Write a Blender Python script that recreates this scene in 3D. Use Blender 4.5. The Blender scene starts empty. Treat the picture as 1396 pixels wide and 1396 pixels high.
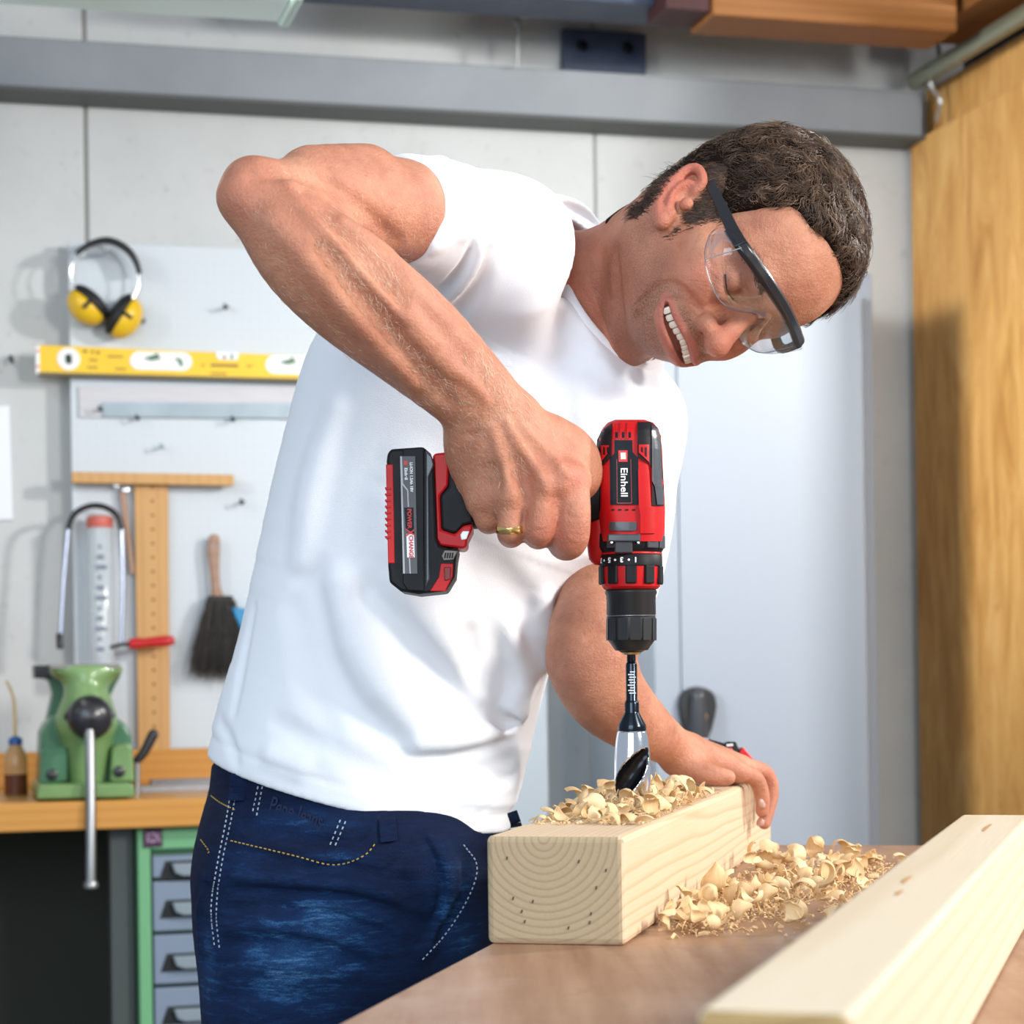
import bpy, bmesh, math, random
import numpy as np
from mathutils import Vector, Matrix
from mathutils.bvhtree import BVHTree

random.seed(7); RNG = np.random.default_rng(7)
SC = bpy.context.scene
COL = SC.collection
PI = math.pi
QUAL = 1.0            # 1.0 = final voxel sizes

# ------------------------------------------------------------------ camera
FPX = 50.0 / 24.0 * 1396.0          # focal length in pixels
PCX, PCY = 698.0, 912.0             # principal point (the frame is shifted up)
CAMP = np.array([0.0, 0.0, 1.10])
ROLL = 0.015
CR = np.array([math.cos(ROLL), 0, -math.sin(ROLL)])
CU = np.array([math.sin(ROLL), 0, math.cos(ROLL)])
CF = np.array([0.0, 1.0, 0.0])
cam_d = bpy.data.cameras.new('camera')
cam = bpy.data.objects.new('camera', cam_d); COL.objects.link(cam)
cam_d.lens = 50; cam_d.sensor_width = 24; cam_d.sensor_fit = 'HORIZONTAL'
cam_d.shift_y = (PCY - 698.0) / 1396.0
cam_d.clip_start = 0.05; cam_d.clip_end = 60
cam.matrix_world = Matrix(((CR[0], CU[0], -CF[0], CAMP[0]), (CR[1], CU[1], -CF[1], CAMP[1]),
                           (CR[2], CU[2], -CF[2], CAMP[2]), (0, 0, 0, 1)))
cam_d.dof.use_dof = True; cam_d.dof.focus_distance = 1.72; cam_d.dof.aperture_fstop = 7.0
SC.camera = cam

# ------------------------------------------------------------------ light and exposure
SC.view_settings.view_transform = 'Standard'; SC.view_settings.look = 'None'
SC.view_settings.gamma = 1.0; SC.view_settings.use_curve_mapping = False
SC.view_settings.exposure = 0.0
SC.cycles.use_denoising = True
SC.cycles.max_bounces = 8
world = bpy.data.worlds.new('world'); SC.world = world; world.use_nodes = True
wb = world.node_tree.nodes['Background']
wb.inputs['Color'].default_value = (0.72, 0.84, 1.0, 1); wb.inputs['Strength'].default_value = 0.55

def area_light(name, loc, target, size, power, color, size_y=None):
    d = bpy.data.lights.new(name, 'AREA'); d.energy = power; d.color = color; d.size = size
    if size_y: d.shape = 'RECTANGLE'; d.size_y = size_y
    o = bpy.data.objects.new(name, d); COL.objects.link(o)
    o.location = loc
    o.rotation_euler = (Vector(target) - Vector(loc)).to_track_quat('-Z', 'Y').to_euler()
    return o
area_light('key_window_light', (2.5, 2.55, 2.35), (-.1, 3.4, 1.35), 0.24, 76, (1.0, 0.975, 0.93))
area_light('side_window_light', (2.15, 0.45, 2.1), (0.1, 2.0, 1.25), 0.6, 80, (1.0, 0.95, 0.89))
area_light('fill_door_light', (-.6, -1.3, 2.0), (0.1, 2.0, 1.2), 1.8, 72, (0.76, 0.885, 1.0))
ply_fill = area_light('plywood_fill_light', (-1.9, 2.0, 2.3), (1.15, 4.75, 1.7), 0.8, 12, (1.0, .97, .92)); ply_fill.data.spread = math.radians(44)  # added fill without a real source, brightens the plywood wall

# ------------------------------------------------------------------ coordinates
def V(*a): return np.array(a, float)
def P(px, py, d):
    """world point seen at photo pixel (px,py), d metres in front of the camera"""
    return CAMP + CR * ((px - PCX) / FPX * d) + CU * ((PCY - py) / FPX * d) + CF * d
def ray(px, py):
    v = CR * ((px - PCX) / FPX) + CU * ((PCY - py) / FPX) + CF
    return v
def project(w):
    r = np.asarray(w) - CAMP; d = r @ CF
    return np.stack([PCX + FPX * (r @ CR) / d, PCY - FPX * (r @ CU) / d, d], -1)
def R(pxr, d): return pxr * d / FPX
# room axes: u along the back wall to the right, v out of it to the viewer
W0 = V(0, 4.80, 0); WU = V(.966, .259, 0) / np.linalg.norm(V(.966, .259, 0)); WN = V(WU[1], -WU[0], 0)
def W(u, v, z): return W0 + WU * u + WN * v + V(0, 0, z)
def WP(px, py, v=0.0):
    """photo pixel on the plane v metres out from the back wall -> (u, z)"""
    d = ray(px, py); t = ((W0 + WN * v - CAMP) @ WN) / (d @ WN)
    p = CAMP + d * t
    return float((p - W0) @ WU), float(p[2])
# workbench axes: a along the beam (away from viewer), b across it to the right
TA = V(706 / FPX, 1, 0); TA /= np.linalg.norm(TA); TB = V(TA[1], -TA[0], 0)
TZ = 0.9085
def on_plane(px, py, z):
    d = ray(px, py); t = (z - CAMP[2]) / d[2]
    return CAMP + d * t

# ------------------------------------------------------------------ objects
def tag(o, label=None, cat=None, group=None, kind=None):
    if label: o['label'] = label
    if cat: o['category'] = cat
    if group: o['group'] = group
    if kind: o['kind'] = kind
    return o
def thing(name, loc, label, cat, group=None):
    o = bpy.data.objects.new(name, None); COL.objects.link(o)
    o.location = Vector([float(x) for x in loc]); o.empty_display_size = .05
    return tag(o, label, cat, group)
def wloc(o):
    v = Vector((0, 0, 0))
    while o is not None:
        v += o.location; o = o.parent
    return v
class MB:
    """collects shapes in world coordinates, then links them as ONE mesh object"""
    def __init__(s): s.v = []; s.f = []; s.n = 0; s.mi = []; s.cur = 0
    def add(s, vs, fs):
        vs = np.asarray(vs, float).reshape(-1, 3)
        s.v.append(vs); s.f += [tuple(int(i) + s.n for i in f) for f in fs]; s.mi += [s.cur] * len(fs); s.n += len(vs); return s
    def box(s, c, ax, ay, az):
        """centre and three half-axis vectors"""
        c, ax, ay, az = map(np.asarray, (c, ax, ay, az))
        vs = [c + i * ax + j * ay + k * az for i in (-1, 1) for j in (-1, 1) for k in (-1, 1)]
        fs = [(0, 1, 3, 2), (4, 6, 7, 5), (0, 4, 5, 1), (2, 3, 7, 6), (0, 2, 6, 4), (1, 5, 7, 3)]
        return s.add(vs, fs)
    def prism(s, outline, ext):
        """closed outline (Nx3) pushed along ext"""
        o = np.asarray(outline, float); n = len(o); e = np.asarray(ext, float)
        fs = [tuple(range(n - 1, -1, -1)), tuple(range(n, 2 * n))]
        fs += [(i, (i + 1) % n, n + (i + 1) % n, n + i) for i in range(n)]
        return s.add(np.vstack([o, o + e]), fs)
    def tube(s, pts, rad, n=10, caps=True, closed=False):
        pts = np.asarray(pts, float); m = len(pts)
        rad = np.full(m, rad, float) if np.isscalar(rad) else np.asarray(rad, float)
        if closed: T = np.roll(pts, -1, 0) - np.roll(pts, 1, 0)
        else: T = np.gradient(pts, axis=0)
        T /= np.linalg.norm(T, axis=1)[:, None] + 1e-12
        a = V(0, 0, 1) if abs(T[0][2]) < .9 else V(1, 0, 0)
        nrm = np.cross(T[0], a); nrm /= np.linalg.norm(nrm); vs = []
        ang = np.arange(n) / n * 2 * PI
        for i in range(m):
            nrm = nrm - T[i] * (nrm @ T[i]); nrm /= np.linalg.norm(nrm); b = np.cross(T[i], nrm)
            vs.append(pts[i] + rad[i] * (np.cos(ang)[:, None] * nrm + np.sin(ang)[:, None] * b))
        fs = []
        for i in range(m if closed else m - 1):
            j = (i + 1) % m
            for k in range(n): fs.append((i * n + k, i * n + (k + 1) % n, j * n + (k + 1) % n, j * n + k))
        if caps and not closed: fs += [tuple(range(n - 1, -1, -1)), tuple((m - 1) * n + k for k in range(n))]
        return s.add(np.vstack(vs), fs)
    def lathe(s, base, axis, prof, n=32, ref=None, sx=1.0, sy=1.0):
        """profile [(r, h)...] turned round axis from base"""
        axis = np.asarray(axis, float); axis = axis / np.linalg.norm(axis)
        a = V(0, 0, 1) if abs(axis[2]) < .9 else V(1, 0, 0)
        if ref is not None: a = np.asarray(ref, float)
        x = np.cross(a, axis); x /= np.linalg.norm(x); y = np.cross(axis, x)
        ang = np.arange(n) / n * 2 * PI; m = len(prof); vs = []
        for r, h in prof: vs.append(base + axis * h + r * (sx * np.cos(ang)[:, None] * x + sy * np.sin(ang)[:, None] * y))
        fs = [(i * n + k, i * n + (k + 1) % n, (i + 1) * n + (k + 1) % n, (i + 1) * n + k) for i in range(m - 1) for k in range(n)]
        fs += [tuple(range(n - 1, -1, -1)), tuple((m - 1) * n + k for k in range(n))]
        return s.add(np.vstack(vs), fs)
    def build(s, name, mat, parent=None, smooth=False, bevel=0, seg=2, angle=40, label=None):
        vs = np.vstack(s.v)
        o = mesh_obj(name, vs, s.f, mat, parent, smooth, angle)
        if isinstance(mat, (list, tuple)):
            o.data.polygons.foreach_set('material_index', s.mi)
        if bevel:
            md = o.modifiers.new('bevel', 'BEVEL'); md.width = bevel; md.segments = seg; md.limit_method = 'ANGLE'; md.angle_limit = math.radians(30)
            md.harden_normals = False
        if label: o['label'] = label
        return o
def mesh_obj(name, vs, fs, mat, parent=None, smooth=False, angle=40):
    vs = np.asarray(vs, float)
    if parent is not None: off = np.array(wloc(parent))
    else: off = V(0, 0, 0)
    me = bpy.data.meshes.new(name)
    if isinstance(fs, np.ndarray):
        me.vertices.add(len(vs)); me.vertices.foreach_set('co', (vs - off).astype(np.float32).ravel())
        k = fs.shape[1]
        me.loops.add(fs.size); me.loops.foreach_set('vertex_index', fs.astype(np.int32).ravel())
        me.polygons.add(len(fs)); me.polygons.foreach_set('loop_start', np.arange(0, fs.size, k, dtype=np.int32))
        me.update(calc_edges=True)
    else:
        me.from_pydata((vs - off).tolist(), [], fs)
        bm = bmesh.new(); bm.from_mesh(me); bmesh.ops.recalc_face_normals(bm, faces=bm.faces); bm.to_mesh(me); bm.free()
    for m in (mat if isinstance(mat, (list, tuple)) else [mat]): me.materials.append(m)
    o = bpy.data.objects.new(name, me); COL.objects.link(o)
    if parent is not None: o.parent = parent
    if smooth:
        me.polygons.foreach_set('use_smooth', [True] * len(me.polygons))
        if not isinstance(fs, np.ndarray):
            me.set_sharp_from_angle(angle=math.radians(angle))
    me.update()
    return o
def centre_origin(o):
    """put a top-level mesh's origin at its base"""
    me = o.data; n = len(me.vertices); a = np.empty(n * 3); me.vertices.foreach_get('co', a); a = a.reshape(-1, 3)
    c = V((a[:, 0].min() + a[:, 0].max()) / 2, (a[:, 1].min() + a[:, 1].max()) / 2, a[:, 2].min())
    me.vertices.foreach_set('co', (a - c).astype(np.float32).ravel()); o.location = Vector(o.location) + Vector(c); me.update(); return o
def text_obj(name, s, size, mat, parent, origin, xdir, ydir, ext=0.0002, align='CENTER', bold=0.0, sx=1.0):
    """flat lettering laid on a surface: origin and the two directions in which the letters run and stand"""
    cu = bpy.data.curves.new(name, 'FONT'); cu.body = s; cu.size = size; cu.extrude = ext; cu.align_x = align; cu.align_y = 'CENTER'; cu.offset = bold
    o = bpy.data.objects.new(name, cu); COL.objects.link(o)
    x = np.asarray(xdir, float); x /= np.linalg.norm(x); y = np.asarray(ydir, float); y = y - x * (x @ y); y /= np.linalg.norm(y); z = np.cross(x, y)
    p = np.asarray(origin, float) - (np.array(wloc(parent)) if parent is not None else 0)
    o.parent = parent
    x = x * sx
    o.matrix_local = Matrix(((x[0], y[0], z[0], p[0]), (x[1], y[1], z[1], p[1]), (x[2], y[2], z[2], p[2]), (0, 0, 0, 1)))
    cu.materials.append(mat); return o

# ------------------------------------------------------------------ materials
def mat(name, color=(.8, .8, .8), rough=.5, metal=0.0, spec=.5, coat=0.0, trans=0.0, ior=1.45):
    m = bpy.data.materials.new(name); m.use_nodes = True
    b = m.node_tree.nodes['Principled BSDF']
    b.inputs['Base Color'].default_value = (*color, 1); b.inputs['Roughness'].default_value = rough; b.inputs['Metallic'].default_value = metal
    b.inputs['Specular IOR Level'].default_value = spec; b.inputs['Coat Weight'].default_value = coat
    b.inputs['Transmission Weight'].default_value = trans; b.inputs['IOR'].default_value = ior
    return m
class N:
    """short-hand for wiring nodes"""
    def __init__(s, m): s.m = m; s.t = m.node_tree; s.b = s.t.nodes['Principled BSDF']
    def n(s, typ, props=None, **inp):
        x = s.t.nodes.new(typ)
        for k, v in (props or {}).items(): setattr(x, k, v)
        for k, v in inp.items():
            key = k.replace('_', ' ')
            s.set(x.inputs[key] if key in x.inputs else x.inputs[int(k[1:])], v)
        return x
    def set(s, sock, v):
        if isinstance(v, bpy.types.NodeSocket): s.t.links.new(v, sock)
        elif isinstance(v, bpy.types.Node): s.t.links.new(v.outputs[0], sock)
        elif isinstance(v, (tuple, list)) and len(v) == 3 and sock.type == 'RGBA': sock.default_value = (*v, 1)
        else: sock.default_value = v
    def coord(s, scale=(1, 1, 1), rot=(0, 0, 0), loc=(0, 0, 0), which='Object'):
        c = s.n('ShaderNodeTexCoord'); mp = s.n('ShaderNodeMapping')
        s.t.links.new(c.outputs[which], mp.inputs['Vector'])
        mp.inputs['Scale'].default_value = scale; mp.inputs['Rotation'].default_value = rot; mp.inputs['Location'].default_value = loc
        return mp.outputs[0]
    def noise(s, vec, scale, detail=4, rough=.55, dist=0.0):
        return s.n('ShaderNodeTexNoise', Vector=vec, Scale=scale, Detail=detail, Roughness=rough, Distortion=dist).outputs['Fac']
    def ramp(s, fac, stops, interp='LINEAR'):
        r = s.n('ShaderNodeValToRGB'); r.color_ramp.interpolation = interp; e = r.color_ramp.elements
        while len(e) < len(stops): e.new(.5)
        for i, (p, c) in enumerate(stops):
            e[i].position = p; e[i].color = (*c, 1) if len(c) == 3 else (c[0], c[0], c[0], 1)
        s.set(r.inputs[0], fac); return r.outputs[0]
    def mix(s, fac, a, b, mode='MIX'):
        x = s.t.nodes.new('ShaderNodeMix'); x.data_type = 'RGBA'; x.blend_type = mode
        s.set(x.inputs[0], fac); s.set(x.inputs[6], a); s.set(x.inputs[7], b); return x.outputs[2]
    def math(s, op, a, b=0.0, c=0.0):
        x = s.n('ShaderNodeMath', {'operation': op}); s.set(x.inputs[0], a); s.set(x.inputs[1], b); s.set(x.inputs[2], c); return x.outputs[0]
    def bump(s, h, strength=.3, dist=.001):
        x = s.n('ShaderNodeBump', Height=h, Strength=strength, Distance=dist); s.t.links.new(x.outputs[0], s.b.inputs['Normal']); return x
    def base(s, c): s.set(s.b.inputs['Base Color'], c)
    def rough(s, c): s.set(s.b.inputs['Roughness'], c)

def noisy(name, c1, c2, scale=8, rough=.6, bump=.1, bscale=60, stretch=(1, 1, 1), metal=0.0, spec=.5, bd=.001, coat=0):
    m = mat(name, c1, rough, metal, spec, coat); n = N(m); v = n.coord(stretch)
    f = n.noise(v, scale, 5); n.base(n.ramp(f, [(.3, c1), (.7, c2)]))
    if bump: n.bump(n.noise(v, bscale, 3), bump, bd)
    return m
# ------------------------------------------------------------------ organic shapes: a signed distance field and its surface
def catmull(pts, n):
    pts = np.asarray(pts, float)
    if len(pts) < 3 or n <= 1: return pts
    p = np.vstack([2 * pts[0] - pts[1], pts, 2 * pts[-1] - pts[-2]]); out = []
    for i in range(1, len(p) - 2):
        for k in range(n):
            t = k / n; a, b, c, d = p[i - 1], p[i], p[i + 1], p[i + 2]
            out.append(.5 * (2 * b + (c - a) * t + (2 * a - 5 * b + 4 * c - d) * t * t + (3 * b - a - 3 * c + d) * t ** 3))
    out.append(pts[-1]); return np.array(out)
class Chain:
    """round tube through points with a radius at each"""
    def __init__(s, pts, rad, sub=4):
        q = catmull(np.hstack([np.asarray(pts, float), np.asarray(rad, float).reshape(-1, 1)]), sub); s.p = q[:, :3]; s.r = q[:, 3]
        s.c = s.p.mean(0); s.br = max(np.linalg.norm(s.p - s.c, axis=1) + s.r)
    def d(s, x, cen=None, rad=0.0):
        best = None; segs = range(len(s.p) - 1)
        if cen is not None and len(segs) > 2:
            a = s.p[:-1]; ab = s.p[1:] - a; t = np.clip(np.einsum('ij,ij->i', cen - a, ab) / (np.einsum('ij,ij->i', ab, ab) + 1e-12), 0, 1)
            q = np.linalg.norm(cen - a - t[:, None] * ab, axis=1) - (s.r[:-1] + (s.r[1:] - s.r[:-1]) * t)
            segs = np.nonzero(q <= q.min() + 2.6 * rad)[0]
        for i in segs:
            a, b = s.p[i], s.p[i + 1]; ab = b - a; l = ab @ ab + 1e-12
            t = np.clip(((x - a) @ ab) / l, 0, 1)
            q = x - a - t[:, None] * ab
            dd = np.sqrt(np.einsum('ij,ij->i', q, q)) - (s.r[i] + (s.r[i + 1] - s.r[i]) * t)
            best = dd if best is None else np.minimum(best, dd)
        return best
class Ell:
    def __init__(s, c, r, rot=None):
        s.c = np.asarray(c, float); s.r = np.asarray(r, float); s.m = None if rot is None else np.asarray(rot, float); s.br = s.r.max()
    def d(s, x):
        q = x - s.c
        if s.m is not None: q = q @ s.m.T
        k0 = np.sqrt(np.einsum('ij,ij->i', q / s.r, q / s.r)); e = q / (s.r ** 2)
        k1 = np.sqrt(np.einsum('ij,ij->i', e, e)) + 1e-9
        return k0 * (k0 - 1) / k1
class Tube:
    """elliptical tube: centres, side half-width a along S, front half-depth b along F"""
    def __init__(s, pts, S, F, a, b, sub=4, pw=2.0):
        pts, S, F = (np.asarray(z, float) for z in (pts, S, F))
        q = catmull(np.hstack([pts, S, F, np.reshape(a, (-1, 1)), np.reshape(b, (-1, 1))]), sub)
        s.p = q[:, :3]; s.S = q[:, 3:6]; s.F = q[:, 6:9]; s.a = q[:, 9]; s.b = q[:, 10]; s.pw = pw
        s.S /= np.linalg.norm(s.S, axis=1)[:, None]; s.F /= np.linalg.norm(s.F, axis=1)[:, None]
        s.c = s.p.mean(0); s.br = max(np.linalg.norm(s.p - s.c, axis=1) + np.maximum(s.a, s.b))
    def d(s, x):
        n = len(s.p) - 1; bd = np.full(len(x), 1e9); bi = np.zeros(len(x), int); bt = np.zeros(len(x))
        for i in range(n):
            ab = s.p[i + 1] - s.p[i]; t0 = ((x - s.p[i]) @ ab) / (ab @ ab); t = np.clip(t0, 0, 1)
            q = x - s.p[i] - t[:, None] * ab; dd = np.einsum('ij,ij->i', q, q)
            m = dd < bd; bd[m] = dd[m]; bi[m] = i; bt[m] = t[m]
        i, t = bi, bt[:, None]; L = lambda A: A[i] * (1 - t) + A[i + 1] * t
        c, S, F = L(s.p), L(s.S), L(s.F); a = s.a[i] * (1 - bt) + s.a[i + 1] * bt; b = s.b[i] * (1 - bt) + s.b[i + 1] * bt
        q = x - c; Wd = np.cross(S, F); Wd /= np.linalg.norm(Wd, axis=1)[:, None]; e = np.minimum(a, b)
        u = np.einsum('ij,ij->i', q, S); v = np.einsum('ij,ij->i', q, F); w = np.einsum('ij,ij->i', q, Wd)
        inner = ((bi > 0) | (bt > 0)) & ((bi < n - 1) | (bt < 1)); w = np.where(inner, 0, w)
        k0 = np.sqrt((u / a) ** 2 + (v / b) ** 2 + (w / e) ** 2); k1 = np.sqrt((u / a ** 2) ** 2 + (v / b ** 2) ** 2 + (w / e ** 2) ** 2) + 1e-9
        return np.where(k0 < .3, -(1 - k0) * e, k0 * (k0 - 1) / k1)
class Plane:
    """keeps the side the normal points away from"""
    br = 1e9
    def __init__(s, c, n): s.c = np.asarray(c, float); s.n = np.asarray(n, float) / np.linalg.norm(n)
    def d(s, x): return (x - s.c) @ s.n
class Func:
    br = 1e9; c = np.zeros(3)
    def __init__(s, f, local=False): s.f = f; s.local = local
    def d(s, x, cen=None, rad=0.0): return s.f(x, cen, rad) if s.local else s.f(x)
class SDF:
    def __init__(s): s.ops = []          # (prim, k, mode, frame)
        
    def add(s, prim, k=.01, mode='u', frame=None):
        """mode: u = union, s = subtract, i = intersect, o = offset (k), d = displace"""
        if frame is not None: c = frame[0] + (prim.c * frame[2]) @ frame[1]; br = prim.br * frame[2]
        else: c, br = prim.c, prim.br
        s.ops.append((prim, k, mode, frame, c, br)); return s
    def _d(s, op, x, cen=None, rad=0.0):
        prim, fr = op[0], op[3]
        if fr is None: return prim.d(x, cen, rad) if cen is not None and isinstance(prim, (Chain, Func)) else prim.d(x)
        y = ((x - fr[0]) @ fr[1].T) / fr[2]
        if cen is not None and isinstance(prim, Chain): return prim.d(y, ((cen - fr[0]) @ fr[1].T) / fr[2], rad / fr[2]) * fr[2]
        return prim.d(y) * fr[2]
    def relevance(s, cs, rad):
        """which shapes can touch which block"""
        M = np.ones((len(cs), len(s.ops)), bool)
        for j, op in enumerate(s.ops):
            if op[2] in 'us' and op[5] < 1e8:
                w = 2.0 if isinstance(op[0], (Ell, Tube)) else 1.25
                near = np.linalg.norm(cs - op[4], axis=1) < op[5] + rad + 2.6 * op[1] + .004
                M[:, j] = near
                if near.any(): M[near, j] = s._d(op, cs[near]) < w * (rad + 2.6 * op[1]) + .002
        return M
    def ev(s, x, cen=None, rad=0.0, use=None):
        d = np.full(len(x), 1.0)
        for j, op in enumerate(s.ops):
            if use is not None and not use[j]: continue
            prim, k, mode = op[0], op[1], op[2]
            e = s._d(op, x, cen, rad)
            if mode == 'd': d = d + e; continue
            if mode == 'u':
                h = np.maximum(k - np.abs(d - e), 0) / k; d = np.minimum(d, e) - h * h * k * .25
            else:
                if mode == 's': e = -e
                if k > 0: h = np.maximum(k - np.abs(d - e), 0) / k; d = np.maximum(d, e) + h * h * k * .25
                else: d = np.maximum(d, e)
        return d
    def copy(s): t = SDF(); t.ops = list(s.ops); return t
    def hits(s, q, d0=1.45, d1=2.45, steps=60):
        """first surface points along the sight lines of photo pixels (Nx2), and their normals"""
        q = np.asarray(q, float); dr = CR * ((q[:, :1] - PCX) / FPX) + CU * ((PCY - q[:, 1:2]) / FPX) + CF
        t = np.full(len(q), d0); live = np.ones(len(q), bool)
        for _ in range(steps):
            ix = np.nonzero(live)[0]
            if not len(ix): break
            d = s.ev(CAMP + dr[ix] * t[ix, None]); done = d < 2.5e-4
            t[ix] += np.where(done, 0, np.maximum(d * .8, 2e-4)); live[ix[done]] = False
            live &= t < d1
        ok = t < d1; p = CAMP + dr * t[:, None]; e = 8e-4
        x = np.concatenate([p + V(e, 0, 0), p - V(e, 0, 0), p + V(0, e, 0), p - V(0, e, 0), p + V(0, 0, e), p - V(0, 0, e)])
        f = s.ev(x).reshape(6, -1); g = np.stack([f[0] - f[1], f[2] - f[3], f[4] - f[5]], 1)
        return p, g / (np.linalg.norm(g, axis=1)[:, None] + 1e-9), ok
    def hit(s, px, py):
        p, n, ok = s.hits([(px, py)]); return (p[0], n[0]) if ok[0] else (None, None)
    def ridges(s, lines):
        """folds, veins, wrinkles: (pixel polyline, radius m, height m (negative = groove), k)"""
        qs = [catmull([(x, y, 0) for x, y in l[0]], 3)[:, :2] for l in lines]
        pa, na, oa = s.hits(np.concatenate(qs)); i = 0; new = []
        for (pts, r, h, k), q in zip(lines, qs):
            p, n, ok = pa[i:i + len(q)], na[i:i + len(q)], oa[i:i + len(q)]; i += len(q)
            cs = (p - n * (r - h) if h > 0 else p + n * (r + h))[ok]
            if len(cs) < 2: continue
            m = len(cs); tp = np.minimum(1, np.minimum(np.arange(m), np.arange(m)[::-1]) / max(1, m * .3)) if m > 2 else np.ones(m)
            new.append((Chain(cs, r * (.55 + .45 * tp), 1), k, 'u' if h > 0 else 's'))
        for c, k, md in new: s.add(c, k, md)
        return s
    def mesh(s, lo, hi, vox, B=12):
        """surface nets over the blocks that hold surface"""
        lo = np.asarray(lo, float); hi = np.asarray(hi, float); vox = vox / QUAL
        nb = np.ceil((hi - lo) / (vox * B)).astype(int)
        gi = np.stack(np.meshgrid(*[np.arange(k) for k in nb], indexing='ij'), -1).reshape(-1, 3)
        half = vox * B / 2; rad = half * 1.7321
        cs = lo + (gi + .5) * vox * B
        # hierarchical: coarse screening of super-blocks
        keep = np.ones(len(gi), bool)
        S = 4; sb = gi // S; key = (sb[:, 0] * 4096 + sb[:, 1]) * 4096 + sb[:, 2]
        uk, inv = np.unique(key, return_inverse=True)
        sc = np.zeros((len(uk), 3)); sc[inv] = lo + (sb + .5) * vox * B * S
        dv = s.ev(sc); keep &= (np.abs(dv) < rad * S * 1.5 + .01)[inv]
        gi, cs = gi[keep], cs[keep]
        dv = np.concatenate([s.ev(cs[i:i + 20000]) for i in range(0, len(cs), 20000)])
        m = np.abs(dv) < rad * 1.8 + .004; gi, cs = gi[m], cs[m]; REL = s.relevance(cs, rad)
        N1 = B + 1; loc = np.stack(np.meshgrid(*[np.arange(N1)] * 3, indexing='ij'), -1).reshape(-1, 3)
        dim = nb * B + 2; KX, KY = dim[1] * dim[2], dim[2]
        keys, verts, quads = [], [], []
        corners = np.array([(i, j, k) for i in (0, 1) for j in (0, 1) for k in (0, 1)])
        edges = [(a, b) for a in range(8) for b in range(a + 1, 8) if np.abs(corners[a] - corners[b]).sum() == 1]
        for g, c, use in zip(gi, cs, REL):
            base = g * B; pts = lo + (base + loc) * vox
            f = s.ev(pts, c, rad, use)
            if f.min() > 0 or f.max() < 0: continue
            f = f.reshape(N1, N1, N1); ins = f < 0
            cnt = sum(ins[i:i + B, j:j + B, k:k + B].astype(np.int8) for i, j, k in corners)
            act = np.argwhere((cnt > 0) & (cnt < 8))
            if len(act):
                fv = np.stack([f[act[:, 0] + i, act[:, 1] + j, act[:, 2] + k] for i, j, k in corners], 1)
                acc = np.zeros((len(act), 3)); n = np.zeros(len(act))
                for a, b in edges:
                    fa, fb = fv[:, a], fv[:, b]; mm = (fa < 0) != (fb < 0); t = np.where(mm, fa / np.where(mm, fa - fb, 1), 0)
                    acc += mm[:, None] * (corners[a] + t[:, None] * (corners[b] - corners[a])); n += mm
                verts.append(lo + (base + act + acc / n[:, None]) * vox)
                gl = base + act; keys.append(gl[:, 0] * KX + gl[:, 1] * KY + gl[:, 2])
            for ax in range(3):
                sl0 = [slice(0, B)] * 3; sl1 = [slice(0, B)] * 3; sl1[ax] = slice(1, B + 1)
                a, b = ins[tuple(sl0)], ins[tuple(sl1)]; e = np.argwhere(a != b)
                if not len(e): continue
                flip = a[e[:, 0], e[:, 1], e[:, 2]]; gl = base + e
                u, v = [(1, 2), (2, 0), (0, 1)][ax]; st = (KX, KY, 1)
                k0 = gl[:, 0] * KX + gl[:, 1] * KY + gl[:, 2]
                q = np.stack([k0 - st[u] - st[v], k0 - st[v], k0, k0 - st[u]], 1)
                q[~flip] = q[~flip][:, ::-1]; quads.append(q)
        keys = np.concatenate(keys); verts = np.concatenate(verts); quads = np.concatenate(quads)
        o = np.argsort(keys); keys, verts = keys[o], verts[o]
        ix = np.searchsorted(keys, quads); ix = np.clip(ix, 0, len(keys) - 1); ok = (keys[ix] == quads).all(1)
        f = ix[ok]; e = np.concatenate([f[:, [0, 1]], f[:, [1, 2]], f[:, [2, 3]], f[:, [3, 0]]]); es = np.sort(e, 1); kk = es[:, 0] * np.int64(len(verts)) + es[:, 1]
        u, inv, cn = np.unique(kk, return_inverse=True, return_counts=True)
        if (cn == 1).any(): print('open edges', int((cn == 1).sum()), 'faces', len(f))
        return verts, f.astype(np.int32)
def smooth_mesh(vs, fs, it=1, lam=.5):
    n = len(vs); e = np.concatenate([fs[:, [0, 1]], fs[:, [1, 2]], fs[:, [2, 3]], fs[:, [3, 0]]])
    for _ in range(it):
        acc = np.zeros_like(vs); c = np.zeros(n)
        for k in range(3):
            acc[:, k] = np.bincount(e[:, 0], vs[e[:, 1], k], n) + np.bincount(e[:, 1], vs[e[:, 0], k], n)
        c = np.bincount(e[:, 0], minlength=n) + np.bincount(e[:, 1], minlength=n)
        vs = vs + lam * (acc / np.maximum(c, 1)[:, None] - vs)
    return vs
def attr(o, name, rgba):
    a = o.data.color_attributes.new(name, 'FLOAT_COLOR', 'POINT'); a.data.foreach_set('color', np.asarray(rgba, np.float32).ravel())
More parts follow.
